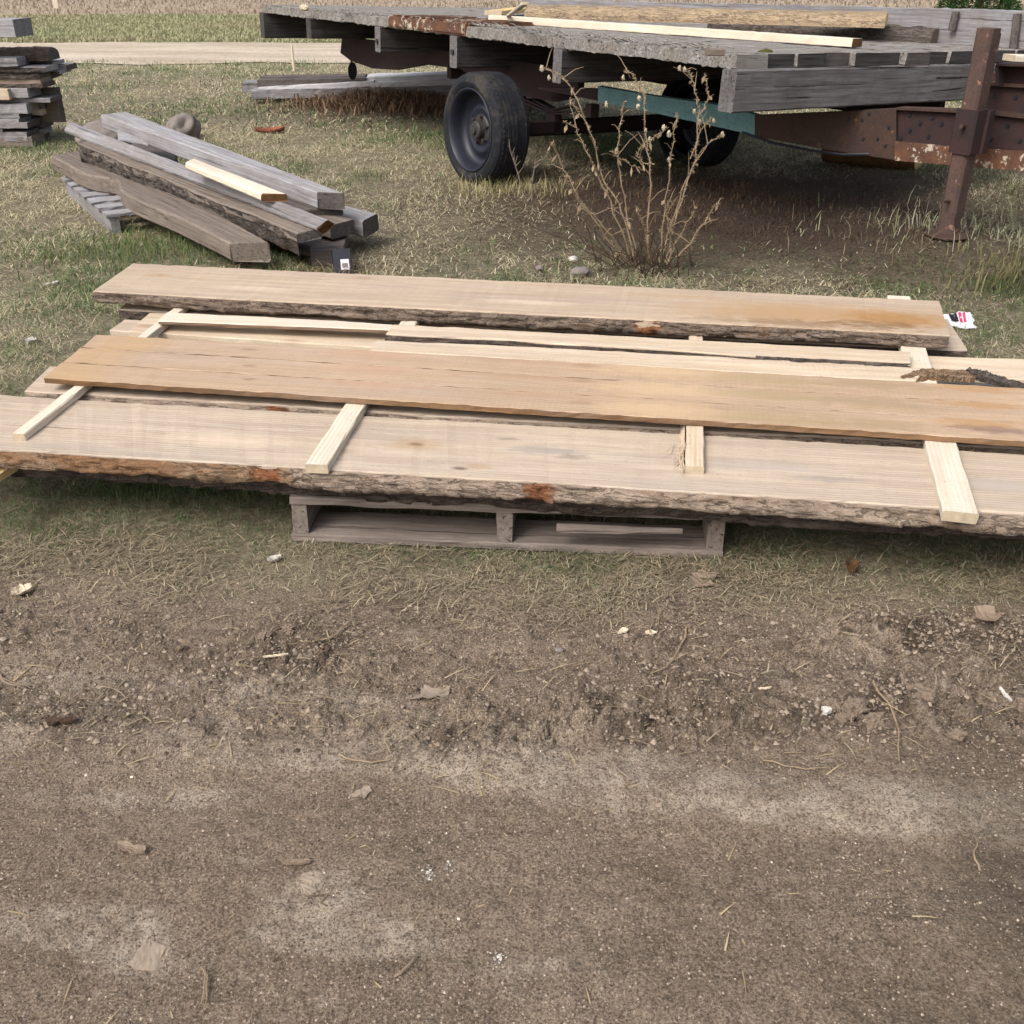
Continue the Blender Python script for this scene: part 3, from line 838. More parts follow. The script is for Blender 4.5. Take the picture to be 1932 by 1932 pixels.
def pallet_thing(name, Mx, W, D, nboards, label, mats='pallet', str_h=.089, bt=.0235, group=None, three=(0.0, .5, 1.0), broken=False, nb_bottom=3):
    t = empty(name, matrix=Mx); tag(t, label, 'pallet', group)
    sw = .042
    for f in three:
        x0 = f * (W - sw)
        g = Geo(); nn = 14
        for i in range(1): pass
        o, inf = board('stringer', (x0, 0.004, bt + str_h), (x0, D - .004, bt + str_h), (x0 + sw, D - .004, bt + str_h), (x0 + sw, .004, bt + str_h), str_h, (mats, mats), rough=.0015, seed=int(f * 10) + 2)
        o.parent = t; o.matrix_parent_inverse = Matrix(); o.matrix_basis = inf['M']
    for kind, nbd, z1 in (('bottom_board', nb_bottom, bt), ('top_board', nboards, bt * 2 + str_h)):
        bw = .135 if kind == 'bottom_board' else (.09 if nboards > 6 else .13)
        for i in range(nbd):
            y0 = i * (D - bw) / (nbd - 1)
            s_ = .012 * (random.random() - .5)
            o, inf = board(kind, (-.004 + s_, y0, z1), (W + .004 + s_, y0, z1), (W + .004 + s_, y0 + bw, z1), (-.004 + s_, y0 + bw, z1), bt - .0015, (mats, mats),
                           rough=.0015, wob=(.002, .002), seed=i + 5)
            o.parent = t; o.matrix_parent_inverse = Matrix(); o.matrix_basis = inf['M']
    return t


pA, pB = at(555, 1022, .0), at(1362, 1056, .0)
pm = frame3(pA, pB - pA, Vector((0, 0, 1)).cross(pB - pA))
PW = (pB - pA).length
pal = pallet_thing('pallet', pm, PW, 1.22, 7, 'weathered grey brown pallet on the ground carrying the fresh lumber stack')
o, inf = board('broken_slat', pm.inverted() @ at(1050, 985, .1), pm.inverted() @ at(1288, 996, .098), pm.inverted() @ at(1288, 1003, .092), pm.inverted() @ at(1050, 1000, .092), .012, ('pallet', 'pallet'), seed=3)
o.parent = pal; o.matrix_basis = inf['M']; o.name = 'loose_slat'

# lower live edge slab, just showing under the front slab
def thing_board(name, label, cat, c4, T, mats, group=None, barks=(), **kw):
    o, inf = board(name, *c4, T, mats, **kw); tag(o, label, cat, group)
    for b in barks: bark(inf, o, **b)
    return o, inf


GR_SLAB, GR_STICK, GR_THIN, GR_EDG = 'live edge slabs in the fresh lumber stack', 'pale spacer sticks between lumber layers', 'thin planed boards side by side', 'waney edging strips in the stack'
nl, nr = at(12, 866, Z2), at(2150, 998, Z2)
yv = Vector((0, .36, 0))
thing_board('live_edge_slab', 'dark barked slab lying lowest, on the pallet below the broad front slab', 'lumber slab', [nl, nr, nr + yv, nl + yv], .042, ('slab', 'endg'), GR_SLAB,
            [dict(mat='bark_dark', bulge=.006, disp=.010, seed=4, jag=.010)], wob=(.014, .004), freq=2.2, step=.03, seed=12)
# second row of lower boards that carries the rest
for i, (a, b, wd) in enumerate((((70, 800), (2080, 905), .30), ((150, 735), (1990, 808), .30), ((235, 640), (1860, 716), .34))):
    nl, nr = at(a[0], a[1], Z2), at(b[0], b[1], Z2); yv = Vector((-.03, wd, 0))
    thing_board('live_edge_slab', ('barked slab under the gap behind the broad front slab', 'bottom layer slab beneath the three tan boards', 'bottom layer slab beneath the pale edging strips')[i],
                'lumber slab', [nl, nr, nr + yv, nl + yv], .042, ('slab', 'endg'), GR_SLAB, [dict(mat='bark_dark', bulge=.01, disp=.01, seed=14 + i)], wob=(.01, .004), seed=20 + i)
# broad front slab
def spots_px(c4, z, lst):
    c4 = [Vector(q) for q in c4]; iv = frame3(c4[0], c4[1] - c4[0], c4[3] - c4[0]).inverted(); out = []
    for px, py, rx, ry, cc, st, nz in lst:
        q = iv @ at(px, py, z); out.append((q.x, q.y, rx, ry, cc, st, nz))
    return out


KD, KL, GRYS = S(120, 88, 60), S(176, 146, 112), S(150, 142, 138)
c4 = corners_px((-190, 838), (2160, 981), (2160, 869), (-190, 735), Z3 + .004)
M['slab'] = m_fresh('front_slab_wood', S(208, 191, 170), S(186, 167, 146), mott=.85, saw=.0, spots=spots_px(c4, Z3 + .004, [
    (785, 838, .10, .05, KL, .55, 1.2), (785, 838, .030, .016, KD, .6, .5), (868, 884, .028, .012, S(92, 74, 60), .75, 1.0), (900, 880, .05, .02, KL, .5, 1.),
    (1030, 850, .12, .035, GRYS, .55, 2.2), (960, 828, .05, .012, S(120, 110, 102), .5, 2.4), (1080, 862, .06, .02, S(128, 116, 106), .5, 2.6), (90, 806, .16, .004, S(80, 64, 52), .8, .25),
    (1560, 905, .10, .02, GRYS, .5, 2.4), (1450, 880, .18, .03, S(184, 172, 166), .5, 1.5), (430, 830, .22, .06, S(222, 200, 178), .5, 1.), (1880, 915, .10, .05, S(176, 168, 160), .5, 1.4), (640, 780, .2, .02, S(170, 150, 130), .4, 1.5), (250, 840, .09, .02, S(168, 148, 130), .4, 2.)]))
c4 = corners_px((-190, 838), (2160, 981), (2160, 869), (-190, 735), Z3 + .004)
fs, inf = thing_board('live_edge_slab', 'broad pale front slab with thick bark edge facing the dirt', 'lumber slab', c4, .041, ('slab', 'endg'), GR_SLAB,
            [dict(mat='bark', bulge=.014, disp=.009, seed=5, jag=.010, t0=.34, torn=((.548, .042),)), dict(mat='bark_orange', bulge=.012, disp=.009, seed=6, t1=.355, jag=.012, torn=((.325, .045),))], wob=(.022, .010), freq=1.3, step=.025, seed=7)


def t_at(info, px, py, z):
    q = info['M'].inverted() @ at(px, py, z); return q.x / info['L']


FS = inf
# second slab, behind the front one
c4 = corners_px((45, 738), (2050, 852), (2050, 800), (96, 690), Z3)
s2, inf2 = thing_board('live_edge_slab', 'slab with grey bark half hidden between the front slab and the tan boards', 'lumber slab', c4, .052, ('slab', 'endg'), GR_SLAB,
            [dict(mat='bark', bulge=.022, disp=.011, seed=8, torn=((.262, .045),))], wob=(.016, .006), freq=1.6, step=.03, seed=17)
# upper middle layer pieces
c4 = corners_px((242, 625), (720, 656), (738, 614), (284, 589), Z3)
thing_board('thick_board', 'thick pale squared board under the left ends of the edging strips', 'board', c4, .05, ('pale2', 'endg'), seed=23)
c4 = corners_px((207, 623), (900, 672), (910, 655), (237, 602), Z3 - .018)
thing_board('short_board', 'tan board end poking out left of the thick pale board', 'board', c4, .045, ('slab', 'endg'), seed=24)
c4 = corners_px((223, 583), (1825, 661), (1787, 601), (272, 548), Z3)
thing_board('live_edge_slab', 'slab with dark bark lying under the back top slab, its right end bare', 'lumber slab', c4, .05, ('slab', 'endg'), GR_SLAB,
            [dict(mat='bark_dark', bulge=.018, disp=.010, seed=9)], wob=(.008, .004), seed=27)
c4 = corners_px((1600, 695), (2090, 724), (2090, 682), (1620, 666), Z3)
thing_board('waney_board', 'light waney board on the right end beyond the split bark strip', 'board', c4, .045, ('pale2', 'endg'), GR_EDG, [dict(mat='bark_dark', bulge=.008, disp=.008, seed=31, t0=.55, side='far')], wob=(.004, .012), seed=28)
c4 = corners_px((1600, 716), (2090, 748), (2090, 737), (1600, 706), Z3)
thing_board('edge_strip', 'narrow white strip of wood at the right edge of the picture', 'board', c4, .045, ('pale', 'endg'), GR_EDG, seed=29)


def stick(label, n_px, f_px, W, T, zt, mat='pale', skew=0, seed=1, edge=None):
    p0, p1 = at(n_px[0], n_px[1], zt), at(f_px[0], f_px[1], zt); c = strip(p0, p1, W)
    # keep local y across the stick
    o, inf = board('spacer_stick', c[0], c[1], c[2], c[3], T, (mat, 'endg'), seed=seed, rough=.0012, wob=(.0015, .0015), edge_mat=edge)
    tag(o, label, 'spacer stick', GR_STICK); return o, inf


stick('narrow pale stick, its tip lying on the far left of the front slab', (34, 818), (350, 572), .036, .022, Z4, seed=41)
stick('pale square stick crossing the front slab left of its middle', (597, 876), (824, 524), .058, .025, Z4, 'pale', seed=42)
o3, i3 = stick('splintered stick with peeling fibres crossing the front slab right of its middle', (1311, 880), (1314, 560), .046, .025, Z4, 'pale2', seed=43)
bark(i3, o3, 'far' if i3['M'].to_3x3().col[1].x < 0 else 'near', 'pale2', .010, .006, 0, .35, .004, 44, .006, 6, name='splintered_edge')
stick('widest cream stick at the right end of the stack', (1813, 966), (1696, 558), .078, .028, Z4 + .002, 'pale', seed=45)
# splinter fibres on the third stick
g = Geo(); tipm = at(1296, 868, Z4 - .01)
for i in range(26):
    a = tipm + Vector((random.uniform(-.03, .03), random.uniform(-.02, .12), random.uniform(-.012, .012)))
    g.tube([a, a + Vector((random.uniform(-.016, .002), -random.uniform(.02, .05), random.uniform(-.006, .004))), a + Vector((random.uniform(-.03, -.005), -random.uniform(.05, .07), random.uniform(-.012, .002)))], [.0013, .001, .0004], 4)
g.out('splinter_fibres', 'pale2', o3).matrix_parent_inverse = o3.matrix_world.inverted()
# pale stick at the far left, below the front slab
o, inf = board('spacer_stick', *strip(at(-60, 918, .17), at(17, 872, .178), .05), .022, ('yellow', 'endg'), seed=47)
tag(o, 'stick tip poking out under the front slab at the left picture edge', 'spacer stick', GR_STICK)

# three thin tan boards
def ext(p, q, x): return (x, p[1] + (q[1] - p[1]) * (x - p[0]) / (q[0] - p[0]))
B = [((182, 631), (1932, 733)), ((152, 656), (1932, 764)), ((117, 683.5), (1932, 797)), ((82, 713), (1932, 832))]
BP, BASE = [], None
for i, lab in enumerate(('farthest of the three thin tan boards lying side by side', 'middle one of the three thin tan boards lying side by side', 'nearest of the three thin tan boards, sawn edge over the dark gap')):
    f, nn = B[i], B[i + 1]; gap = 0
    nr, fr = ext(*nn, 2160), ext(*f, 2160)
    c4 = corners_px((nn[0][0] + 1, nn[0][1] - gap), (nr[0], nr[1] - gap * .45), fr, f[0], Z5 + .001 * i)
    zt_b = Z5 + .001 * i
    if True: M['thin_%d' % i] = m_fresh('tan_board_wood', S(200, 173, 145), S(181, 153, 125), mott=.55, saw=.14, spots=spots_px(corners_px((B[3][0][0] + 1, B[3][0][1]), ext(*B[3], 2160), ext(*B[2], 2160), B[2][0], Z5 + .002), zt_b, [
        ((250, 645), (180, 672), (130, 700))[i] + (.16, .2, S(188, 154, 110), .5, .7), (1250, (700, 735, 775)[i], .25, .08, S(206, 178, 142), .6, 1.8), (1450, (716, 745, 790)[i], .22, .05, S(168, 148, 112), .6, 2.4),
        (1650, (725, 760, 800)[i], .22, .05, S(158, 136, 104), .55, 2.6), (1850, (732, 762, 800)[i], .16, .05, S(174, 132, 82), .6, 1.8), (1880, (770, 775, 812)[i], .14, .035, S(116, 90, 88), .6 if i == 2 else 0., 1.6),
        (700, (668, 695, 722)[i], .2, .05, S(186, 148, 122), .5, 1.6), (470, (660, 690, 715)[i], .03, .012, KD, .4, 1.4), (1100, (690, 718, 760)[i], .05, .02, S(150, 122, 96), .5, 2.), (1000, (683, 712, 745)[i], .3, .03, S(168, 136, 108), .4, 1.8)]))
    o, inf = board('tan_board', *c4, .017, ('thin_%d' % i, 'thin_edge'), wob=(0, .002) if i == 0 else (0, 0) if i == 1 else (.0012, 0), freq=1.0, step=.03, seed=51 + i, edge_mat='thin_edge',
                   near_gap=((.0075, .85), (.0068, .75), None)[i], far_gap=(None, (.001, .5), (.001, .4))[i], bev=.0012)
    BP.append((o, inf['M'])); BASE = inf['M']
tb_ = join([(o, BASE.inverted() @ Mx) for o, Mx in BP], 'tan_board'); tb_.matrix_world = BASE
tag(tb_, 'wide thin tan board with long cracks, lying in the middle of the stack', 'board')


# edging strips
c4 = corners_px((298, 605), (738, 622), (742, 611), (317, 588), Z5)
oa, ia = thing_board('edging_strip', 'wedge shaped pale strip with bark at its right end, lying left', 'board', c4, .015, ('pale', 'thin_edge'), GR_EDG, wob=(.004, .014), freq=3, seed=61, edge_mat='thin_edge')
V = []
bark(ia, oa, 'far', 'bark_dark', .012, .009, .5, 1.0, .004, 62, .006, 6)
c4 = corners_px((728, 630), (1718, 687), (1718, 664), (743, 612), Z5 + .008)
ob, ib = thing_board('edging_strip', 'long pale strip with dark bark under its near edge, behind the tan boards', 'board', c4, .034, ('pale2', 'endg'), GR_EDG,
                     [dict(mat='bark_dark', bulge=.008, disp=.008, seed=63, t1=.9, jag=.006), dict(mat='bark_grey', bulge=.012, disp=.012, seed=64, t0=.72, t1=1., jag=.006, side='near', drop=-.002)], wob=(.012, .014), freq=1.6, seed=65, notch=[(.25, .05, .012), (.7, .08, -.012)])
c4 = corners_px((697, 662), (1728, 719), (1748, 693), (712, 641), Z5)
oc, ic = thing_board('edging_strip', 'flat pale strip against the tan boards ending in split brown bark', 'board', c4, .016, ('pale2', 'endg'), GR_EDG, wob=(.012, .014), freq=1.6, seed=66)
# split bark tail of that strip
def tail(parent, pts, wid, th, mat, name, seed):
    n = len(pts); k = 11; m = 110
    P = np.array([list(p) for p in pts]); tt = np.linspace(0, n - 1, m)
    ce = np.stack([np.interp(tt, range(n), P[:, q]) for q in range(3)], 1); wd = np.interp(tt, range(n), wid); tk = np.interp(tt, range(n), th)
    V = np.zeros((m, k, 3))
    for j in range(k):
        a = math.pi * j / (k - 1); e = fbm(tt * 5, np.full(m, j * .35 + seed), 4, seed, .6); e2 = fbm(tt * 16, np.full(m, j * 1.3 + seed), 3, seed + 4, .6)
        V[:, j, 0] = ce[:, 0] + .004 * e2; V[:, j, 1] = ce[:, 1] - math.cos(a) * wd / 2 * (1 + .4 * e)
        V[:, j, 2] = ce[:, 2] + math.sin(a) ** .6 * tk * (.8 + .6 * e + .5 * e2) - (.012 if j in (0, k - 1) else 0)
    I = np.arange(m * k).reshape(m, k); q = np.stack([I[:-1, :-1], I[1:, :-1], I[1:, 1:], I[:-1, 1:]], -1).reshape(-1, 4)
    o = link(name, V.reshape(-1, 3), q.tolist(), [mat]); o.parent = parent; o.matrix_parent_inverse = parent.matrix_world.inverted(); return o


tail(oc, [at(1700, 713, Z5), at(1735, 706, Z5 - .006), at(1790, 706, Z5 - .008), at(1835, 709, Z5 - .012)], [.02, .055, .06, .045], [.004, .014, .014, .008], 'bark_orange', 'split_wood', 3)
tail(oc, [at(1826, 703, Z5 - .008), at(1850, 709, Z5 - .01), at(1890, 720, Z5 - .02), at(1960, 734, Z5 - .025)], [.04, .05, .04, .02], [.012, .018, .014, .006], 'bark_grey', 'bark_tail', 5)

# back slab, top layer
ZB = .305
c4 = corners_px((175, 549), (1792, 632), (1771, 567), (251, 497), ZB)
M['back'] = m_fresh('back_slab_wood', S(204, 184, 160), S(182, 159, 134), mott=.7, saw=.05, spots=spots_px(c4, ZB, [
    (300, 519, .07, .03, KL, .5, 1.), (302, 519, .02, .010, KD, .5, .6), (1560, 595, .62, .16, S(176, 140, 98), .75, 1.2), (1690, 602, .22, .10, S(164, 122, 72), .75, 1.4), (1500, 610, .35, .05, S(120, 92, 64), .45, 3.0),
    (1650, 612, .2, .05, S(110, 82, 56), .45, 3.2), (700, 560, .3, .05, S(178, 158, 138), .5, 1.5), (1000, 570, .2, .03, S(222, 206, 184), .5, 1.2), (950, 555, .35, .02, S(168, 146, 124), .5, 1.5), (1300, 560, .3, .03, S(180, 152, 122), .5, 1.5), (480, 545, .2, .04, S(214, 196, 172), .5, 1.2)]))
bs, ib = thing_board('live_edge_slab', 'long top slab at the back of the stack with sawdust stained right end', 'lumber slab', c4, .040, ('back', 'endg'), GR_SLAB,
            [dict(mat='bark_mid', bulge=.006, disp=.010, seed=71, jag=.012, torn=((.675, .045),))], wob=(.015, .008), freq=1.2, step=.025, seed=72)
# two boards carrying the overhanging back of the stack
for i, xx in enumerate((-.75, 1.05)):
    c = strip(Vector((xx, 3.0, Z1)), Vector((xx + .02, 3.95, Z1)), .09)
    o, _ = board('bearer', *c, .132, ('grey_b', 'grey_b'), seed=80 + i)
    tag(o, ('squared grey bearer left of the pallet, in the shade under the stack', 'squared grey bearer right of the pallet, in the shade under the stack')[i], 'timber', 'bearers under the stack')


def adopt(o, parent, Mx):
    o.parent = parent; o.matrix_parent_inverse = Matrix(); o.matrix_basis = parent.matrix_basis.inverted() @ Mx; return o


# ------------------------------------------------------------------ flatbed trailer
RR = math.radians(2.3)
TC = at(1385, 102, .926)
tx = Vector((.821 * math.cos(RR), .571 * math.cos(RR), -math.sin(RR))); ty = Vector((-.571, .821, 0)); tz = tx.cross(ty).normalized()
TM = Matrix(((tx[0], ty[0], tz[0], TC[0]), (tx[1], ty[1], tz[1], TC[1]), (tx[2], ty[2], tz[2], TC[2]), (0, 0, 0, 1)))
TW, TL, DT = 2.6, 5.88, .065
trailer = empty('flatbed_trailer', matrix=TM)
tag(trailer, 'old flatbed farm trailer with grey plank deck and rusty tongue', 'trailer')
TI = TM.inverted()


def at_deck(px, py, h=0.):
    d = TI.to_3x3() @ ray(px, py); o = TI @ Vector((0, 0, CAM_H)); return TM @ (o + d * ((h - o.z) / d.z))


def at_plane(px, py, q1, q2):
    """pixel ray meets the upright plane through plan points q1, q2"""
    d = ray(px, py); nx, ny = q2[1] - q1[1], q1[0] - q2[0]
    t = (nx * q1[0] + ny * q1[1]) / (nx * d.x + ny * d.y); return Vector((0, 0, CAM_H)) + d * t


def s_at(px):
    lo, hi = -1, 7
    for _ in range(50):
        m = (lo + hi) / 2; p = TM @ Vector((0, m, 0)); dep = p.y * CT + (CAM_H - p.z) * ST
        if 966 + F * p.x / dep > px: lo = m
        else: hi = m
    return m


# deck: one part, planks side by side
pl = []; npl = 12; pw = TW / npl
for i in range(npl):
    x0, x1 = i * pw + .0012, (i + 1) * pw - .0012; dz = .004 * random.uniform(-1, 1); f0, f1 = -.03 + .03 * random.uniform(-1, 1), TL + .05 * random.uniform(-1, 1)
    if i == 0:
        o, inf = board('deck', (x0, TL, dz), (x0, -.03, dz), (x1, -.03, dz), (x1, TL, dz), DT, ('deck', 'deck'), wob=(.016, .001), freq=8, step=.025, rough=.005, seed=90, notch=[(.275, .012, .07), (.29, .02, .03), (.90, .02, .03), (.87, .01, .05)])
    else:
        o, inf = board('deck', (x0, f1, dz), (x0, f0, dz), (x1, f0, dz), (x1, f1, dz), DT, ('deck', 'joist' if i % 3 else 'grey_d'), wob=(.002, .002), step=.06, rough=.003, seed=91 + i)
    pl.append((o, inf['M']))
# splintered debris standing up from the rotten deck edge
g = Geo()
for i in range(260):
    s_ = random.uniform(.2, 4.8) ** 1.0; t_ = abs(random.gauss(.03, .12)) + .005; l_ = random.uniform(.02, .14)
    a = Vector((t_, s_, .004)); b_ = a + Vector((random.uniform(-.02, .02), l_, random.uniform(.0, .022)))
    g.tube([a, (a + b_) / 2 + Vector((0, 0, .006)), b_], [.005 * random.uniform(.3, 1.2), .004, .001], 4)
pl.append((g.out('deck', 'deck'), Matrix())); deck = join(pl, 'deck'); deck.parent = trailer
# rusty plate let into the deck edge
s0, s1 = s_at(881), s_at(735)
g = Geo(); g.box(-.012, .55, s0, s1, -.062, .012); g.box(-.02, -.012, s0 + .02, s1 - .02, -.05, .006)
for k in range(9):
    y_ = s0 + (s1 - s0) * k / 9; g.box(-.004, .54, y_, y_ + .06, .012, .02 + .006 * random.random())
g.out('rust_plate', 'rust_o').parent = trailer
# joists
for (px, w_, h_, nm, mt) in ((1369, .1, .20, 'header_beam', 'header'), (1053, .09, .19, 'joist', 'joist'), (856, .09, .20, 'joist', 'joist'), (713, .085, .175, 'joist', 'joist'), (582, .09, .155, 'joist', 'joist'), (487, .09, .21, 'joist', 'joist')):
    s1 = s_at(px + (6 if px > 1300 else 0)); 
    if px == 487: s1 = TL + .02
    z1 = -DT - .002
    o, inf = board(nm, (-.03, s1 - w_, z1), (TW - .02, s1 - w_, z1), (TW - .02, s1, z1), (-.03, s1, z1), h_, (mt, 'header' if px > 600 else 'joist'), rough=.0006, wob=(.006, .004), freq=4, step=.05, seed=int(px) % 89, bev=.008)
    o.parent = trailer; o.matrix_basis = inf['M']
    if px in (856, 713):
        gb = Geo(); gb.lathe([(.001, -.012), (.018, -.012), (.02, 0), (.02, .02)], 'y', 12, (-.03 - .004, 0, 0))
        gb2 = Geo(); yy = s1 - w_ / 2; gb2.tube([(-.045, yy, z1 - .10), (-.028, yy, z1 - .10)], [.016, .016], 10)
        gb2.out('bolt', 'hub').parent = trailer
# main rails under the joists
for xx in (.42, TW - .5):
    g = Geo(); prof = [(-.222, 1.75 if xx < 1 else .2), (-.222, 5.15), (-.36, 5.2), (-.41, 5.0), (-.44, 4.6), (-.42, 4.2), (-.34, 3.7), (-.33, 3.2), (-.40, 2.9), (-.44, 2.6), (-.44, 2.0), (-.38, 1.75)] if xx < 1 else [(-.27, .2), (-.27, 5.15), (-.41, 5.0), (-.44, 2.6), (-.44, .9), (-.38, .2)]
    g.prism([(xx, y_, z_) for z_, y_ in prof], (.05, 0, 0)); g.out('frame_rail', 'frame').parent = trailer
for yy in (3.4, 4.9):
    g = Geo(); g.box(.47, TW - .5, yy, yy + .06, -.42, -.28); g.out('cross_member', 'frame').parent = trailer
# hanging oval reflector
c_ = at_y(665, 134, (TM @ Vector((.42, 5.1, -.4))).y); lc = TI @ c_
g = Geo(); n = 18; ring = [(lc.x + .045 * math.cos(2 * math.pi * i / n), lc.y, lc.z + .075 * math.sin(2 * math.pi * i / n)) for i in range(n)]
g.prism(ring, (.012, .02, 0)); g.box(lc.x - .008, lc.x + .008, lc.y + .005, lc.y + .015, lc.z + .07, -.27); g.out('oval_lamp', 'black').parent = trailer


# wheels and axle
def wheel(parent, Mx, detailed=True):
    we = bpy.data.objects.new('wheel', None); col.objects.link(we); adopt(we, parent, Mx)
    R, r_ = .35, .255
    tp = [(r_, -.098), (r_ + .02, -.110), (R - .055, -.118), (R - .022, -.106), (R - .006, -.092), (R, -.07), (R, .11), (R - .006, .132), (R - .022, .144), (R - .055, .156), (r_ + .02, .1), (r_, .088)]
    g = Geo(); g.lathe(tp, 'y', 64)
    for i in range(64):                               # shoulder tread blocks
        a = 2 * math.pi * i / 64
        for sg in (-1, 1):
            c, s = math.cos(a), math.sin(a); tx_, tz_ = -s, c; P = []
            for (rr, yy) in ((R - .03, sg * .119 + .019), (R + .004, sg * .086 + .019)):
                for q in (-.009, .009): P.append((c * rr + tx_ * q, yy, s * rr + tz_ * q))
            for (rr, yy) in ((R - .03, sg * .11 + .019), (R - .006, sg * .08 + .019)):
                for q in (-.009, .009): P.append((c * rr + tx_ * q, yy, s * rr + tz_ * q))
            g.add(P, [(0, 1, 3, 2), (4, 6, 7, 5), (0, 4, 5, 1), (2, 3, 7, 6), (0, 2, 6, 4), (1, 5, 7, 3)])
    for yy in (-.03, 0, .03):                          # circumferential ribs
        g.lathe([(R + .001, yy - .011), (R + .005, yy - .01), (R + .005, yy + .01), (R + .001, yy + .011)], 'y', 64)
    t = g.out('tyre', 'rubber', smooth=False); t.parent = we
    g = Geo(); g.lathe([(r_ + .004, -.098), (r_ + .006, -.107), (r_, -.111), (r_ - .008, -.104), (r_ - .018, -.075), (r_ - .026, -.04), (r_ - .030, -.012), (r_ - .055, .006), (r_ - .085, .004), (r_ - .105, -.022), (r_ - .118, -.028), (r_ - .13, -.024), (.095, -.012), (.075, -.012), (.07, -.02)], 'y', 56)
    rm = g.out('rim', 'rim', smooth=True); rm.parent = we
    g = Geo(); g.lathe([(.10, -.01), (.085, -.02), (.062, -.022), (.058, -.06), (.052, -.068), (.03, -.07), (.028, -.085), (.001, -.088)], 'y', 32)
    for i in range(6):
        a = 2 * math.pi * i / 6 + .3; c, s = math.cos(a) * .085, math.sin(a) * .085
        g.tube([(c, -.01, s), (c, -.045, s)], [.011, .011], 6)
    hb = g.out('hub', 'hub', smooth=False); hb.parent = we
    return we


p_out = at(889, 350, -.02)
lw = TI @ p_out
wxy = Vector((lw.x + .10, lw.y, 0))
wa = Vector((tx.x, tx.y, tx.z)).normalized()
for k, tt in enumerate((0., 1.98)):
    base = p_out + Vector((.821, .571, 0)) * (.10 + tt)
    zc = .35 - .022 - (.10 if k else 0)
    a_ = wa if k == 0 else -wa
    y_ = a_; z_ = Vector((0, 0, 1)); x_ = y_.cross(z_).normalized(); z_ = x_.cross(y_)
    WM = Matrix(((x_[0], y_[0], z_[0], base.x), (x_[1], y_[1], z_[1], base.y), (x_[2], y_[2], z_[2], zc), (0, 0, 0, 1)))
    wheel(trailer, WM)
b0 = TI @ (p_out + Vector((.821, .571, 0)) * .10 + Vector((0, 0, .33))); b1 = TI @ (p_out + Vector((.821, .571, 0)) * 2.08 + Vector((0, 0, .23)))
g = Geo(); d_ = (b1 - b0); g.tube([b0 + d_ * .06, b1 - d_ * .06], [.042, .042], 10)
g.box(b0.x + .1, b1.x - .1, b0.y - .05, b0.y + .05, b0.z - .02, b0.z + .05); g.out('axle', 'frame').parent = trailer
for xx in (.45, TW - .47):
    g = Geo()
    for k in range(3):
        l_ = .42 - .1 * k; z_ = b0.z + .09 + .012 * k
        g.prism([(xx, b0.y - l_, z_ + .05), (xx, b0.y, z_), (xx, b0.y + l_, z_ + .05), (xx, b0.y + l_, z_ + .06), (xx, b0.y, z_ + .011), (xx, b0.y - l_, z_ + .06)], (.06, 0, 0))
    g.box(xx, xx + .06, b0.y - .05, b0.y + .05, b0.z - .03, b0.z + .11)
    for sg in (-1, 1): g.box(xx - .004, xx + .064, b0.y + sg * .41 - .03, b0.y + sg * .41 + .03, b0.z + .12, -.42)
    g.out('leaf_spring', 'frame').parent = trailer
# cable sagging below
g = Geo(); P = [at_plane(a, b, (1.3, 6.3), (2.2, 5.8)) for a, b in ((1400, 250), (1460, 270), (1530, 284), (1590, 292), (1640, 291))]
g.tube([TI @ p for p in P], .008, 6); g.out('cable', 'black').parent = trailer

# drawbar: teal arm under the deck, rusty plate, tongue
Q1, Q2 = (.76, 6.9), (2.13, 5.93)
def plate(name, pts_top, pts_bot, q1, q2, thick, mat, flange=None):
    g = Geo(); top = [TI @ at_plane(a, b, q1, q2) for a, b in pts_top]; bot = [TI @ at_plane(a, b, q1, q2) for a, b in pts_bot]
    dirn = TI.to_3x3() @ Vector((q1[1] - q2[1], q2[0] - q1[0], 0)).normalized() * thick
    if dirn.y < 0: dirn = -dirn
    g.prism(top + bot[::-1], dirn)
    if flange:
        for line in (top, bot):
            for i in range(len(line) - 1):
                a, b = line[i], line[i + 1]; o_ = -dirn.normalized() * flange; u = Vector((0, 0, .012 if line is top else -.012))
                g.prism([a, b, b + u, a + u], -(-dirn.normalized() * (thick)) if False else o_)
    o = g.out(name, mat); o.parent = trailer; return o


plate('drawbar_arm', [(1128, 163), (1232, 181), (1363, 199), (1432, 219)], [(1128, 192), (1211, 208), (1405, 251), (1432, 257)], Q1, Q2, .06, 'teal')
plate('drawbar_arm', [(1015, 165), (1127, 168)], [(1015, 168), (1127, 190)], Q1, Q2, .055, 'frame')
plate('gusset_plate', [(1424, 218), (1560, 212), (1691, 205)], [(1424, 258), (1450, 262), (1560, 282), (1691, 302)], (Q1[0] - .012, Q1[1] - .012), (Q2[0] - .012, Q2[1] - .012), .05, 'rust_g')
T1, T2 = (2.12, 5.95), (2.75, 5.12)
plate('tongue_channel', [(1688, 206), (1811, 213), (1990, 226), (2300, 248)], [(1688, 270), (1811, 276), (1990, 288), (2300, 309)], T1, T2, .05, 'rust_d')
T1b, T2b = (T1[0] - .02, T1[1] - .02), (T2[0] - .02, T2[1] - .02)
plate('tongue_flange', [(1688, 267), (1811, 279), (1990, 289), (2300, 306)], [(1688, 303), (1811, 313), (1990, 328), (2300, 354)], T1b, T2b, .07, 'rust_o')
plate('tongue_lip', [(1688, 203), (1811, 207), (1850, 206), (1990, 222), (2300, 244)], [(1688, 207), (1811, 213), (1850, 214), (1990, 231), (2300, 255)], T1b, T2b, .09, 'rust')
plate('upper_channel', [(1850, 160), (1990, 166)], [(1850, 207), (1990, 222)], T1, T2, .05, 'rust_d')
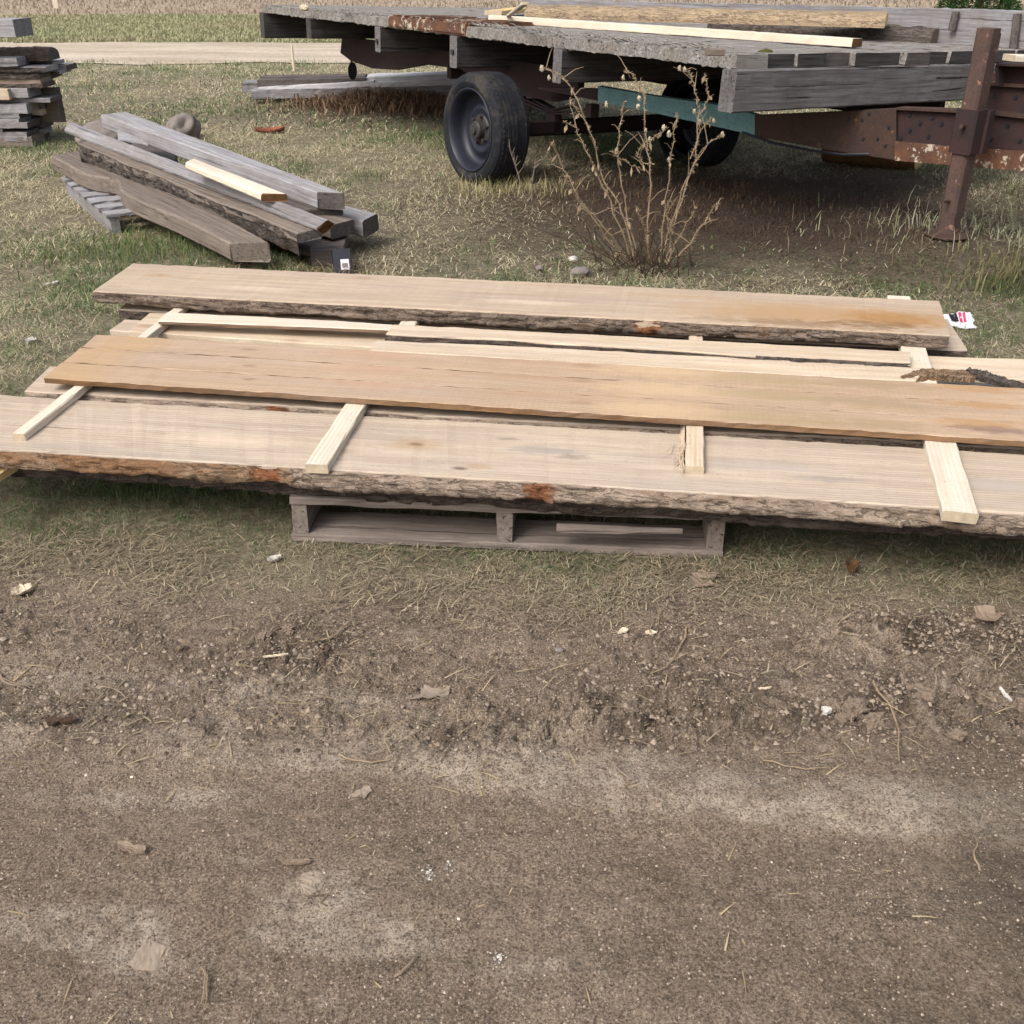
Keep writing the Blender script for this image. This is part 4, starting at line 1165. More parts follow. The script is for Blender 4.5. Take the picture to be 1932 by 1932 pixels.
plate('upper_lip', [(1850, 155), (1990, 162)], [(1850, 161), (1990, 169)], T1b, T2b, .09, 'rust')
plate('upper_channel', [(1862, 137), (1990, 141)], [(1862, 156), (1990, 161)], (T1[0] + .05, T1[1] + .05), (T2[0] + .05, T2[1] + .05), .03, 'rust')
g = Geo()                                              # open box channel on top, dark inside
P = [TI @ at_plane(a, b, T1, T2) for a, b in ((1896, 122), (1990, 124), (1990, 162), (1896, 158))]
out_ = TI.to_3x3() @ Vector((-.6, -.5, 0)) * .12
g.prism([P[0], P[1], P[1] + Vector((0, 0, .012)), P[0] + Vector((0, 0, .012))], out_); g.prism([P[0], P[3], P[3] + Vector((.01, -.01, 0)), P[0] + Vector((.01, -.01, 0))], out_)
g.prism([P[0], P[1], P[2], P[3]], -out_ * .1); g.out('box_channel', 'rust_d').parent = trailer
for a, b in ((1717, 217), (1760, 222), (1717, 246), (1737, 232), (1777, 234), (1752, 258), (1700, 262), (1873, 181), (1917, 184), (1902, 237), (1870, 262), (1925, 266), (1958, 240)):
    p = TI @ (at_plane(a, b, T1, T2)); n_ = TI.to_3x3() @ Vector((-.79, -.61, 0)); g = Geo(); g.tube([p - n_ * .002, p + n_ * .006], [.010, .010], 8); g.out('bolt', 'black').parent = trailer
for a, b in ((1627, 226), (1600, 224), (1629, 262), (1656, 262), (1640, 215), (1671, 275), (1677, 241)):
    p = TI @ (at_plane(a, b, (Q1[0] - .012, Q1[1] - .012), (Q2[0] - .012, Q2[1] - .012))); n_ = TI.to_3x3() @ Vector((-.68, -.73, 0)); g = Geo(); g.tube([p - n_ * .002, p + n_ * .006], [.008, .008], 8); g.out('bolt', 'black').parent = trailer

# jack post with sleeve
jf = at(1786, 440, .035); jb = Vector((2.235, 5.36, 0))
zfoot = (at_y(1786, 441, jb.y)).z; jb.x = at_y(1787, 441, jb.y).x
ztop = at_y(1860, 53, jb.y).z
def jm(z): return Matrix(((.80, -.60, 0, jb.x + (z - zfoot) * .01), (.60, .80, 0, jb.y), (0, 0, 1, z), (0, 0, 0, 1)))
def sq_tube(w_, d_, h_, cut=.014, name='t', mat='rust_p', hollow=False):
    g = Geo(); a, b = w_ / 2, d_ / 2
    pts = [(-a + cut, -b), (a - cut, -b), (a, -b + cut), (a, b - cut), (a - cut, b), (-a + cut, b), (-a, b - cut), (-a, -b + cut)]
    g.prism([(x_, y_, 0) for x_, y_ in pts], (0, 0, h_)); return g
g = sq_tube(.088, .088, ztop - zfoot)
post = g.out('jack_post', 'rust_p'); adopt(post, trailer, jm(zfoot))
g = Geo()
for k in range(12):
    z_ = .10 + k * .082
    if z_ < ztop - zfoot - .03: g = Geo(); g.tube([(.043, -.016, z_), (.0465, -.016, z_)], [.011, .011], 10); g.out('jack_hole', 'black').parent = post
g = Geo(); g.box(-.037, .037, -.0458, -.043, .09, ztop - zfoot - .02); g.out('jack_rib', 'rust_p').parent = post
z0_, z1_ = at_y(1800, 288, jb.y).z, at_y(1818, 205, jb.y).z
g = sq_tube(.118, .118, z1_ - z0_, .01); g.box(.03, .075, -.075, -.03, 0, z1_ - z0_ - .005)
adopt(g.out('jack_sleeve', 'rust_d'), trailer, jm(z0_))
g = Geo(); g.lathe([(.001, .0), (.105, .0), (.11, .008), (.10, .014), (.05, .02), (.001, .02)], 'z', 20); adopt(g.out('jack_foot', 'rust'), trailer, jm(zfoot - .012))
g = Geo(); g.tube([(-.045, 0, 0), (-.10, -.01, .004)], [.011, .011], 8); adopt(g.out('jack_pin', 'rust'), trailer, jm(at_y(1790, 236, jb.y).z))
g = Geo(); g.tube([(-.03, 0, 0), (-.10, -.0, .006)], [.008, .008], 8); adopt(g.out('jack_pin', 'rust'), trailer, jm(at_y(1790, 378, jb.y).z))

# far side board with stakes
q = [TM @ Vector((TW - .07, -.35, 0)), TM @ Vector((TW - .07, TL - .1, 0))]
A_ = at_plane(985, 27, q[0], q[1]); B_ = at_plane(1975, 96, q[0], q[1]); A2 = at_plane(985, -2, q[0], q[1]); B2 = at_plane(1975, 21, q[0], q[1])
n_ = Vector((.821, .571, 0)) * .045
A_.z = min(A_.z, (TI.inverted() @ Vector((TW - .07, TL - .1, 0))).z)
o, inf = board('side_board', A_, B_, B2, A2, .045, ('grey', 'grey_l'), wob=(.004, .006), seed=131, step=.04, rough=.002)
adopt(o, trailer, inf['M'])
g = Geo()
for a, y0, y1 in ((1808, 57, 22), (1924, 92, 26)):
    p0, p1 = TI @ at_plane(a - 7, y0, q[0], q[1]), TI @ at_plane(a + 1, y1, q[0], q[1]); g = Geo(); g.tube([p0 + Vector((-.03, 0, 0)), p1 + Vector((-.03, 0, 0))], [.026, .024], 8); g.out('stake', 'grey_d').parent = trailer

# timber resting on the deck
def drop_on_deck(px, py, h): return at_deck(px, py, h)
c0, c1 = at_deck(921, 43, .0), at_deck(1606, 91, .0); upz = tz
hgt = .05
sd_ = Vector((.80, .60, -.03)) * .095
thing_board('long_batten', 'long pale squared batten lying along the trailer deck', 'board', [c0 + tz * hgt, c1 + tz * hgt, c1 + tz * hgt + sd_, c0 + tz * hgt + sd_], hgt - .004, ('pale', 'rot'), 'boards lying on the trailer', seed=141, edge_mat='pale')


def bark_slab(name, label, p0, p1, W, rise, seed, group, mats=('bark_front_top', 'endg'), taper=.25):
    Mx = frame3(p0, p1 - p0, (p1 - p0).cross(Vector((0, 0, 1))) * -1); L = (p1 - p0).length; n, k = 90, 15
    V, Fc, mi = [], [], []
    for i in range(n):
        t = i / (n - 1); wv = W * (1 - taper * (1 - t)) * (1 + .06 * math.sin(t * 9 + seed))
        for j in range(k):
            a = math.pi * j / (k - 1)
            nz = float(fbm(np.array([t * L * 12]), np.array([j * .9 + seed]), 3, seed)[0])
            V.append((t * L, W / 2 - math.cos(a) * wv / 2, max(0, math.sin(a) ** .8 * rise * (1 + .18 * nz)) + (.01 if 0 < j < k - 1 else 0)))
    for i in range(n - 1):
        for j in range(k - 1): Fc.append((i * k + j, (i + 1) * k + j, (i + 1) * k + j + 1, i * k + j + 1)); mi.append(0)
        Fc.append((i * k, i * k + k - 1, (i + 1) * k + k - 1, (i + 1) * k)); mi.append(1)
    Fc += [tuple(range(k))[::-1], tuple((n - 1) * k + j for j in range(k))]; mi += [1, 1]
    o = link(name, V, Fc, list(mats), None, mi, Mx)
    bm = bmesh.new(); bm.from_mesh(o.data); bmesh.ops.recalc_face_normals(bm, faces=bm.faces); bm.to_mesh(o.data); bm.free()
    tag(o, label, 'slab', group); return o


M['bark_pale'] = m_bark('bark_pale', S(196, 176, 150), S(140, 118, 96), S(204, 180, 146), .5)
bark_slab('bark_slab', 'pale barked slab with curved top lying behind the batten on the trailer', at_deck(985, 36, .03), at_deck(1668, 53, .085), .30, .075, 5, 'boards lying on the trailer', ('bark_pale', 'yellow'))
bark_slab('bark_slab', 'grey bevelled slab with rough bark sides at the front of the trailer deck', at_deck(1330, 56, .0), at_deck(1754, 83, .0), .22, .08, 9, 'boards lying on the trailer', ('bark_grey', 'grey_b'), .3)
o, inf = board('thin_batten', *strip(at_deck(957, 29, .05), at_deck(992, 3, .19), .03), .015, ('pale', 'endg'), seed=151); tag(o, 'short thin batten leaning at the back end of the trailer', 'board', 'boards lying on the trailer')
o, inf = board('board_offcut', *strip(at_deck(930, 20, .04), at_deck(985, 14, .06), .16), .035, ('yellow', 'endg'), seed=152); tag(o, 'yellowish board end beside the thin leaning batten', 'board', 'boards lying on the trailer')
o, inf = board('board_offcut', *strip(at_deck(1905, 103, .03), at_deck(2010, 106, .03), .12), .03, ('pale', 'endg'), seed=153); tag(o, 'white board end at the front right of the trailer deck', 'board', 'boards lying on the trailer')
o = lump('bone_scrap', at_deck(573, 15, .012), .05, 'pod', 4, (1.5, .6, .5), .3, 2); tag(o, 'small pale scrap lying on the rear corner of the trailer deck', 'scrap')
o, inf = board('wood_block', *strip(at_deck(1333, 91, .03), at_deck(1366, 92, .03), .05), .03, ('grey_b', 'grey_b'), seed=154); tag(o, 'small grey wood block near the front corner of the trailer deck', 'block', 'boards lying on the trailer')
o = lump('moss', at_deck(1438, 109, -.02), .035, 'moss', 6, (1.2, .35, .5), .4, 2); adopt(o, trailer, Matrix.Translation(at_deck(1444, 99, -.004)))

# ------------------------------------------------------------------ weathered timber pile
GRW = 'weathered timbers in the grey pile'
pa, pb = at(114, 332, .115), at(203, 424, .05)
d_ = Vector((pb.x - pa.x, pb.y - pa.y, 0)).normalized(); q_ = Vector((-d_.y, d_.x, 0))
o_ = Vector((pa.x, pa.y, gzs(pa.x, pa.y) - .01))
pm2 = Matrix(((d_.x, q_.x, 0, o_.x), (d_.y, q_.y, 0, o_.y), (0, 0, 1, o_.z), (0, 0, 0, 1)))
LP = (Vector((pb.x, pb.y, 0)) - Vector((pa.x, pa.y, 0))).length
p2 = empty('pallet', matrix=pm2); tag(p2, 'small grey slatted pallet under the weathered timber pile', 'pallet')
for k in range(7):
    x0 = k * (LP - .1) / 6; g_ = .004 * random.random()
    o, inf = board('slat', (x0, 0, .118 + g_), (x0, 1.0, .118 + g_), (x0 + .11, 1.0, .118 + g_), (x0 + .11, 0, .118 + g_), .018, ('grey_l', 'grey'), seed=160 + k, rough=.002)
    o.parent = p2; o.matrix_basis = inf['M']
for yy in (.02, .46, .92):
    o, inf = board('stringer', (0, yy + .045, .098), (LP, yy + .045, .098), (LP, yy, .098), (0, yy, .098), .095, ('grey', 'grey'), seed=170, rough=.002)
    o.parent = p2; o.matrix_basis = inf['M']


def timber(name, label, nl, nr, fr, fl, z, T, mats=('grey', 'grey_d'), **kw):
    kw.setdefault('rough', .0008); kw.setdefault('step', .04); kw.setdefault('bev', .009); kw.setdefault('wob', (.006, .005))
    return thing_board(name, label, 'timber', corners_px(nl, nr, fr, fl, z), T, mats, GRW, **kw)


timber('wavy_slab', 'thick brown grey slab with a wavy edge, lowest at the front of the grey pile', (99, 293), (432, 456), (509, 456), (190, 277), [.225, .155, .155, .225], .098, ('grey_b', 'grey_b'), wob=(.02, .01), freq=1.5, seed=181, notch=[(.36, .07, .075), (.24, .1, -.03), (.55, .12, -.03)], step=.02, bev=.012)
o, inf = timber('bark_slab', 'slab with shaggy bark underside in the middle of the grey pile', (146, 270), (560, 440), (606, 430), (205, 256), [.33, .20, .22, .34], .05, ('grey_b', 'grey_d'), seed=183, wob=(.02, .01))
bark(inf, o, 'near', 'bark_grey', -.03, .022, seed=185, jag=.03, lo=2.2, rows=9, step=.012, under=.0)
timber('grey_plank', 'broad grey plank tilted on its edge above the shaggy bark slab', (120, 248), (596, 433), (617, 413), (130, 228), [.355, .225, .285, .415], .055, ('grey', 'rot'), seed=187, wob=(.003, .003))
timber('squared_beam', 'long grey squared beam lying topmost on the grey pile', (190, 216), (598, 362), (649, 364), (239, 211), [.45, .315, .315, .45], .085, ('grey_l', 'grey_d'), seed=189, wob=(.004, .003), bev=.006)
timber('yellow_batten', 'fresh yellow batten with a rotten orange side on the grey pile', (350, 305), (492, 365), (541, 366), (368, 299), [.41, .335, .335, .41], .04, ('pale', 'rot'), seed=191, wob=(.003, .008))
timber('dark_board', 'dark board end just under the tip of the topmost beam', (420, 345), (560, 398), (645, 388), (520, 345), [.27, .225, .235, .28], .05, ('grey_d', 'grey_d'), seed=193)
timber('grey_board', 'grey squared board pointing right at the right end of the pile', (530, 372), (683, 417), (712, 403), (590, 372), [.20, .165, .165, .2], .09, ('grey_l', 'grey_d'), seed=195)
timber('bevelled_board', 'short dark board with a slanting end beside the grey squared board', (470, 380), (622, 426), (668, 414), (550, 376), [.215, .185, .185, .21], .07, ('grey_b', 'grey_d'), seed=197)
timber('dark_plank', 'dark rounded plank end low under the shaggy bark slab', (400, 400), (585, 466), (625, 450), (470, 395), [.13, .10, .10, .13], .06, ('grey_d', 'grey_d'), seed=199, wob=(.02, .01))
timber('support_block', 'dark block standing on the grass under the right end of the pile', (585, 470), (648, 466), (655, 440), (590, 442), [.10] * 4, .12, ('grey_d', 'grey_d'), seed=201)
timber('support_block', 'hidden block under the left half of the pile behind the wavy slab', (240, 300), (330, 300), (330, 265), (250, 265), [.19] * 4, .2, ('grey_d', 'grey_d'), seed=203)
c4 = corners_px((222, 263), (278, 272), (268, 262), (222, 243), [.36, .345, .36, .40])
thing_board('slate_scrap', 'pale grey pointed offcut lying on the left of the grey pile', 'board', c4, .012, ('grey_l', 'grey_l'), GRW, seed=205)
o = lump('field_stone', at(345, 240, .10), .12, 'stone', 3, (1.1, .9, .85), .45, 4); tag(o, 'round field stone behind the topmost grey beam', 'stone')
o = lump('field_stone', at(200, 256, .22), .17, 'stone', 8, (1.25, .9, .6), .25, 3); tag(o, 'rounded brownish stone at the left end of the grey pile', 'stone')
# black carton with white label
bx = at(648, 521, 0); bm_ = Matrix.Translation((bx.x, bx.y, gzs(bx.x, bx.y) - .01)) @ Matrix.Rotation(math.radians(12), 4, 'Z') @ Matrix.Rotation(math.radians(-24), 4, 'X')
g = Geo(); g.prism([(-.042, -.02, 0), (.042, -.02, 0), (.045, .0, .0), (.045, .05, 0), (-.045, .05, 0), (-.045, 0, 0)], (0, 0, .135))
bxo = g.out('black_carton', 'black', None, bm_); tag(bxo, 'small black box with a white label standing at the end of the grey pile', 'box')
g = Geo(); g.box(-.008, .032, -.0225, -.0195, .035, .085); g.out('box_label', 'white', bxo)
g = Geo(); g.box(-.002, .026, -.0236, -.0224, .045, .066); g.out('label_print', M['stone'], bpy.data.objects['box_label'])

# ------------------------------------------------------------------ lumber stack at the left edge
GRL = 'weathered boards of the stack at the left edge'
def zrow(py, Y): return at_y(30, py, Y).z
def lstack(label, xr, y0, y1, Y, mat='grey', W=.24, name='grey_board', skew=0., seed=1, bk=None, Lb=2.6):
    k = 1 / 6.297
    p = at_y(xr * k, y0 * k, Y); pz = at_y(xr * k, y1 * k, Y); T = max(.02, p.z - pz.z - .002)
    d = Vector((1, skew, 0)).normalized(); q = Vector((-d.y, d.x, 0))
    nl = p - d * Lb; o, inf = board(name, nl, p, p + q * W, nl + q * W, T, (mat, mat if mat != 'grey' else 'grey_d'), seed=seed, rough=.002, wob=(.003, .003), step=.05)
    tag(o, label, 'board', GRL)
    if bk: bark(inf, o, 'near', bk, .004, .008, .55, 1., .004, seed, .01, 6)
YF, YB = 8.40, 8.66
rows = [
    ('bottom front board of the stack at the left edge', 370, 1628, 1752, YF, 'grey_b'), ('light second board from the bottom of the left edge stack', 312, 1572, 1682, YF, 'grey'),
    ('thin dark spacer board low in the left edge stack', 24, 1530, 1576, YF, 'grey_d'), ('third front board up in the left edge stack', 318, 1458, 1532, YF, 'grey'),
    ('short grey board end above the third front board', 216, 1412, 1472, YF, 'grey_l'), ('short lighter board end below the thick squared one', 222, 1352, 1414, YF, 'grey'),
    ('thick squared grey board mid height in the left edge stack', 306, 1238, 1356, YF, 'grey_l'), ('long plank reaching right at mid height of the left edge stack', 590, 1170, 1222, YF + .06, 'grey'),
    ('pale grey wide board end above the long plank', 318, 1052, 1168, YF + .02, 'grey_l'), ('cream topped board end at the picture edge', 84, 1060, 1190, YF - .03, 'pale2'),
    ('dark barked board under the pinkish one in the left edge stack', 496, 995, 1050, YF + .05, 'grey_d'), ('pinkish tan board in the upper part of the left edge stack', 474, 935, 1000, YF + .05, 'pinkish'),
    ('dark barked board above the pinkish one', 472, 862, 938, YF + .05, 'grey_d'), ('light topped board with bark near the stack top', 536, 796, 862, YF + .03, 'grey_l'),
    ('topmost light squared board of the left edge stack', 192, 690, 796, YF, 'grey_l'),
    ('bottom rear board of the left edge stack', 440, 1618, 1682, YB, 'grey'), ('second rear board from the bottom of the left edge stack', 466, 1540, 1612, YB, 'grey_l'),
    ('dark third rear board of the left edge stack', 490, 1445, 1534, YB, 'grey_d'), ('fourth rear board of the left edge stack', 462, 1386, 1442, YB, 'grey_d'),
    ('splintered light rear board of the left edge stack', 486, 1302, 1370, YB - .04, 'pale'), ('rear board under the long plank of the left edge stack', 520, 1222, 1296, YB, 'grey'),
    ('lowest rear board sticking out right of the left edge stack', 605, 1296, 1352, YB + .12, 'grey'), ('rear board tucked beside the pale wide board', 490, 1082, 1136, YB, 'grey'),
    ('dark rear board end under the stack top', 602, 888, 938, YB, 'grey_d'), ('bark edged rear board below the stack top', 700, 848, 888, YB, 'grey_l'),
    ('farthest reaching board end of the left edge stack', 780, 778, 846, YB + .12, 'grey'), ('thin light board under the bark slab on the stack top', 622, 738, 786, YB, 'grey_l')]
for i, r_ in enumerate(rows):
    lstack(*r_, seed=210 + i, bk='bark_grey' if 'bark' in r_[0] else None, skew=.02 * math.sin(i * 2.3))
p = at_y(655 / 6.297, 1040 / 6.297, YB + .05); thing_board('leaning_board', 'greenish board leaning on the rear of the left edge stack', 'board', [p - Vector((.34, 0, -.0)), p, p + Vector((.02, .04, -.0)), p + Vector((-.34, .04, 0))], .26, ('grey_b', 'grey_d'), GRL, seed=245)
k_ = 1 / 6.297
p0, p1 = at_y(60 * k_, 718 * k_, YB), at_y(636 * k_, 712 * k_, YB)
bark_slab('bark_slab', 'dark rough bark slab lying on top of the left edge stack', p0 + Vector((-.5, -.1, 0)), p1 + Vector((0, -.1, 0)), .24, .08, 3, GRL, ('bark_dark', 'grey_d'), .1)
# tall pile further left carrying the beam whose end pokes into view
p = at_y(23, 37, 8.3); TB = .12
thing_board('squared_beam', 'squared beam end poking in at the upper left corner', 'timber', [Vector((p.x - 2.4, 8.3, p.z)), Vector((p.x, 8.3, p.z)), Vector((p.x + .03, 8.55, p.z)), Vector((p.x - 2.4, 8.55, p.z))], TB, ('grey_l', 'grey'), GRL, seed=251)
zt = p.z - TB; zz = gzs(-5.6, 8.4)
thing_board('support_block', 'tall post carrying the beam outside the picture', 'timber', [Vector((-5.9, 8.3, zt)), Vector((-5.6, 8.3, zt)), Vector((-5.6, 8.6, zt)), Vector((-5.9, 8.6, zt))], zt - zz, ('grey_d', 'grey_d'), GRL, seed=253)

# ------------------------------------------------------------------ far pile behind the trailer
GRF = 'grey boards lying in the far pile'
def fp(label, x0, y0, x1, y1, th, Y, W=.2, mat='grey_l', dy=.0, seed=1, name='grey_board', rough=.002):
    a, b = at_y(x0, y0, Y), at_y(x1, y1, Y + dy); d = (b - a).normalized(); q = Vector((-d.y, d.x, 0)).normalized() * W
    T = th / F * (Y * CT + .5) * 1.05
    thing_board(name, label, 'board', [a, b, b + q, a + q], T, (mat, 'grey_d'), GRF, seed=seed, rough=rough, wob=(.004, .004))


fp('long log edged plank lowest at the front of the far pile', 472, 170, 866, 163, 15, 10.9, .22, 'grey', seed=261, rough=.004)
fp('light board end left of the far pile', 455, 156, 560, 155, 17, 11.2, .25, 'grey', seed=262)
fp('dark timber lying upper left on the far pile', 485, 151, 690, 147, 12, 11.0, .14, 'grey_d', seed=263)
fp('second dark timber behind on the far pile', 490, 146, 688, 143, 9, 11.25, .2, 'grey_d', seed=264)
fp('curved light topped board in the middle of the far pile', 487, 165, 705, 153, 9, 10.95, .2, 'grey_w', seed=265)
fp('white topped board right half of the far pile', 690, 146, 850, 141, 9, 11.05, .35, 'grey_w', seed=266)
fp('second white board below at the right of the far pile', 700, 156, 866, 152, 8, 10.95, .25, 'grey_w', seed=267)
fp('short bearer under the far pile', 545, 182, 600, 182, 10, 10.95, .5, 'grey_d', seed=268)
fp('bearer at the right under the far pile', 800, 178, 850, 178, 14, 11.0, .5, 'grey_d', seed=269)

# brown thatch heap in front of the far pile
m = 2600; x = -1.1 + RNG.normal(size=m) * .55; y = 10.65 + RNG.normal(size=m) * .22; r = RNG.random((m, 1))
c = (lin(156, 128, 102) * r + lin(96, 76, 62) * (1 - r))
hz = lambda x, y: gz(x, y) + .10 * np.exp(-((x + 1.25) / .5) ** 2 - ((y - 10.65) / .25) ** 2) * RNG.random(len(x))
o = blades('dead_grass', x, y, .08 + .14 * RNG.random(m), .006 + .006 * RNG.random(m), .8 + .7 * RNG.random(m), RNG.random(m) * 6.28, c, 'straw', zf=hz); o['kind'] = 'stuff'; o['label'] = 'brown dead grass heaped in front of the far pile'

# ------------------------------------------------------------------ dry weed
def weed():
    base = at(1222, 505, 0.01); base.z = gzs(base.x, base.y); root = empty('dry_weed', base); tag(root, 'tall dead weed with drooping seed heads standing before the trailer', 'weed')
    g = Geo(); gp = Geo(); gl = Geo()
    Yb = base.y
    stems = [  # polyline pixels, depth offset, radius
        ([(1200, 500), (1175, 400), (1140, 340), (1112, 245), (1075, 165), (1045, 137), (1022, 128)], .10, .006),
        ([(1195, 500), (1150, 380), (1118, 310), (1090, 250), (1065, 228)], -.05, .0055), ([(1190, 500), (1140, 430), (1090, 370), (1050, 290), (1040, 268)], -.15, .005),
        ([(1185, 495), (1130, 430), (1082, 365), (1066, 332)], -.22, .006), ([(1205, 495), (1180, 390), (1166, 290), (1172, 225), (1176, 190)], .05, .005),
        ([(1225, 500), (1222, 420), (1228, 330), (1218, 260), (1216, 190), (1205, 160), (1190, 140), (1178, 134)], .12, .0055),
        ([(1250, 500), (1235, 440), (1240, 380), (1252, 330), (1248, 265)], -.05, .005), ([(1255, 495), (1280, 400), (1310, 300), (1318, 220), (1310, 165), (1300, 140), (1288, 128)], .15, .005),
        ([(1250, 490), (1270, 410), (1300, 330), (1332, 280), (1362, 255)], -.08, .005), ([(1262, 500), (1262, 430), (1285, 340), (1325, 250), (1338, 200)], .18, .0045),
        ([(1275, 485), (1310, 450), (1340, 400), (1355, 382)], -.2, .006), ([(1258, 500), (1280, 450), (1305, 408), (1312, 392)], -.1, .004),
        ([(1215, 500), (1190, 430), (1150, 380), (1110, 330), (1098, 300)], .2, .004), ([(1235, 500), (1230, 420), (1205, 340), (1180, 310), (1150, 285)], .1, .0045),
        ([(1245, 500), (1250, 430), (1262, 340), (1272, 250), (1275, 215)], .02, .0045), ([(1230, 500), (1215, 430), (1200, 390)], -.2, .004),
        ([(1150, 285), (1172, 300), (1215, 322)], .05, .003), ([(1235, 310), (1210, 305), (1205, 285), (1225, 265), (1260, 240)], .0, .0035),
        ([(1265, 445), (1258, 400), (1264, 380)], -.15, .005), ([(1302, 300), (1330, 235), (1345, 225)], .12, .003), ([(1112, 245), (1095, 215), (1075, 185)], .10, .003),
        ([(1318, 220), (1335, 190), (1330, 140)], .15, .003)]
    inv = Matrix.Translation(-base)
    for pts, dy, r_ in [q_ for i_, q_ in enumerate(stems) if i_ not in (6, 9, 12, 13)]:
        n = len(pts); P = []
        for i, (a, b) in enumerate(pts): P.append(at_y(a, b, Yb + dy * (.1 + .9 * i / (n - 1)) + .02 * random.uniform(-1, 1)) - base)
        # resample smooth
        Q = []
        for i in range(n - 1):
            p0, p1, p2, p3 = P[max(i - 1, 0)], P[i], P[i + 1], P[min(i + 2, n - 1)]
            for k in range(5):
                t = k / 5; Q.append(.5 * ((2 * p1) + (p2 - p0) * t + (2 * p0 - 5 * p1 + 4 * p2 - p3) * t * t + (3 * p1 - p0 - 3 * p2 + p3) * t ** 3))
        Q.append(P[-1]); nq = len(Q)
        Q = [q + Vector((random.gauss(0, .004), random.gauss(0, .004), random.gauss(0, .003))) * (1 if i else 0) for i, q in enumerate(Q)]
        for i in range(4, nq - 2, 3):                     # side twigs
            if random.random() < .75:
                d = Vector((random.uniform(-1, 1), random.uniform(-.6, .6), random.uniform(.1, 1))).normalized() * random.uniform(.03, .13); e = Q[i] + d * .6 + Vector((0, 0, .01)); g.tube([Q[i], e, Q[i] + d], [r_ * .4, r_ * .3, .0008], 4, False)
        g.tube(Q, [.82 * r_ * (1 - .65 * i / nq) for i in range(nq)], 5)
        for i in range(2, nq):                         # stubs and withered leaves along the stem
            for _ in range(7):
                p = Q[i] + (Q[i - 1] - Q[i]) * random.random(); d = Vector((random.uniform(-1, 1), random.uniform(-1, 1), random.uniform(-.3, .8))).normalized()
                l_ = random.uniform(.006, .018); g.tube([p, p + d * l_], [.0022, .0006], 3, False)
            if random.random() < .25:
                p = Q[i]; d = Vector((random.uniform(-1, 1), random.uniform(-1, 1), -1.2)).normalized() * random.uniform(.02, .055); s_ = d.cross(Vector((random.random(), 1, .3))).normalized() * random.uniform(.004, .010)
                k = len(gl.v); gl.add([p, p + d * .5 + s_, p + d, p + d * .5 - s_], [(0, 1, 2, 3)])
    g.add(gl.v, gl.f); g.out('stem', 'weed', root)
    heads = [(1022, 128, 10), (1036, 146, 7), (1176, 146, 8), (1192, 160, 6), (1206, 168, 9), (1206, 185, 10), (1204, 200, 9), (1282, 128, 8), (1292, 130, 7), (1326, 180, 9), (1310, 210, 8), (1250, 265, 10), (1262, 252, 10), (1276, 250, 9),
             (1252, 240, 9), (1292, 270, 12), (1320, 230, 10), (1332, 240, 9), (1363, 253, 10), (1372, 264, 7), (1144, 196, 9), (1178, 208, 8), (1226, 262, 9), (1270, 285, 9), (1262, 300, 8), (1308, 268, 9), (1218, 245, 7), (1175, 225, 7), (1346, 228, 8), (1345, 222, 7)]
    gp = Geo()
    for a, b, r_ in heads[:8] + heads[8::2]:
        c = at_y(a, b, Yb + random.uniform(-.08, .14)) - base; rr = r_ * .42 / F * 5.2
        vv = []; ff = []
        for i in range(5):
            th = math.pi * (i + .5) / 5
            for j in range(7):
                ph = 2 * math.pi * j / 7; q = 1 + .35 * random.uniform(-1, 1)
                vv.append(c + Vector((math.sin(th) * math.cos(ph) * rr * q * .8, math.sin(th) * math.sin(ph) * rr * q * .8, math.cos(th) * rr * 1.15 * q)))
        for i in range(4):
            for j in range(7): ff.append((i * 7 + j, i * 7 + (j + 1) % 7, (i + 1) * 7 + (j + 1) % 7, (i + 1) * 7 + j))
        gp = Geo(); gp.add(vv, ff)
        for _ in range(10):
            d = Vector((random.uniform(-1, 1), random.uniform(-1, 1), random.uniform(-1.4, .2))).normalized(); gp.tube([c + d * rr * .5, c + d * rr * 1.25 + Vector((0, 0, -.004))], [.0022, .0008], 3, False)
        gp.out('seed_head', 'pod', root)
    # low twiggy growth round its foot
    g = Geo()
    for i in range(70):
        a = random.uniform(0, 6.28); l_ = random.uniform(.1, .42); st = Vector((random.gauss(0, .12), random.gauss(0, .10), 0)); e = st + Vector((math.cos(a) * l_ * .8, math.sin(a) * l_ * .8, random.uniform(.05, .3)))
        mid = (st + e) / 2 + Vector((random.gauss(0, .03), random.gauss(0, .03), .03)); g.tube([st, mid, e], [.003, .0022, .0008], 4, False)
    for (a0, b0), (a1, b1) in (((1180, 500), (1010, 405)), ((1170, 498), (1040, 440)), ((1160, 505), (985, 420)), ((1230, 500), (1120, 470))):
        p0, p1 = at_y(a0, b0, Yb - .1) - base, at_y(a1, b1, Yb - .2) - base; g.tube([p0, (p0 + p1) / 2 + Vector((0, 0, .02)), p1], [.003, .002, .0008], 4, False)
    g.out('foot_twig', M['trunk'], root)


weed()
# two little dead stems by the tyre
for i, (P, lab) in enumerate((([(990, 372), (978, 330), (960, 275)], 'thin dead stalk in front of the tyre, leaning left'), ([(1004, 378), (1003, 350), (1011, 300)], 'thin upright dead stalk right of the leaning one by the tyre'))):
    b0 = at(P[0][0], P[0][1], 0); b0.z = gzs(b0.x, b0.y); root = empty('dead_stalk', b0); tag(root, lab, 'weed', 'dead stalks by the tyre')
    g = Geo(); Q = [at_y(a, b, b0.y) - b0 for a, b in P]; Q[0].z = -.01; g.tube(Q, [.006, .005, .003], 5)
    for k in range(9):
        p = Q[1] + (Q[2] - Q[1]) * random.random(); g.tube([p, p + Vector((random.uniform(-.02, .05), random.uniform(-.02, .02), random.uniform(.02, .06)))], [.004, .0015], 4, False)
    g.out('stem', 'grey_b', root)

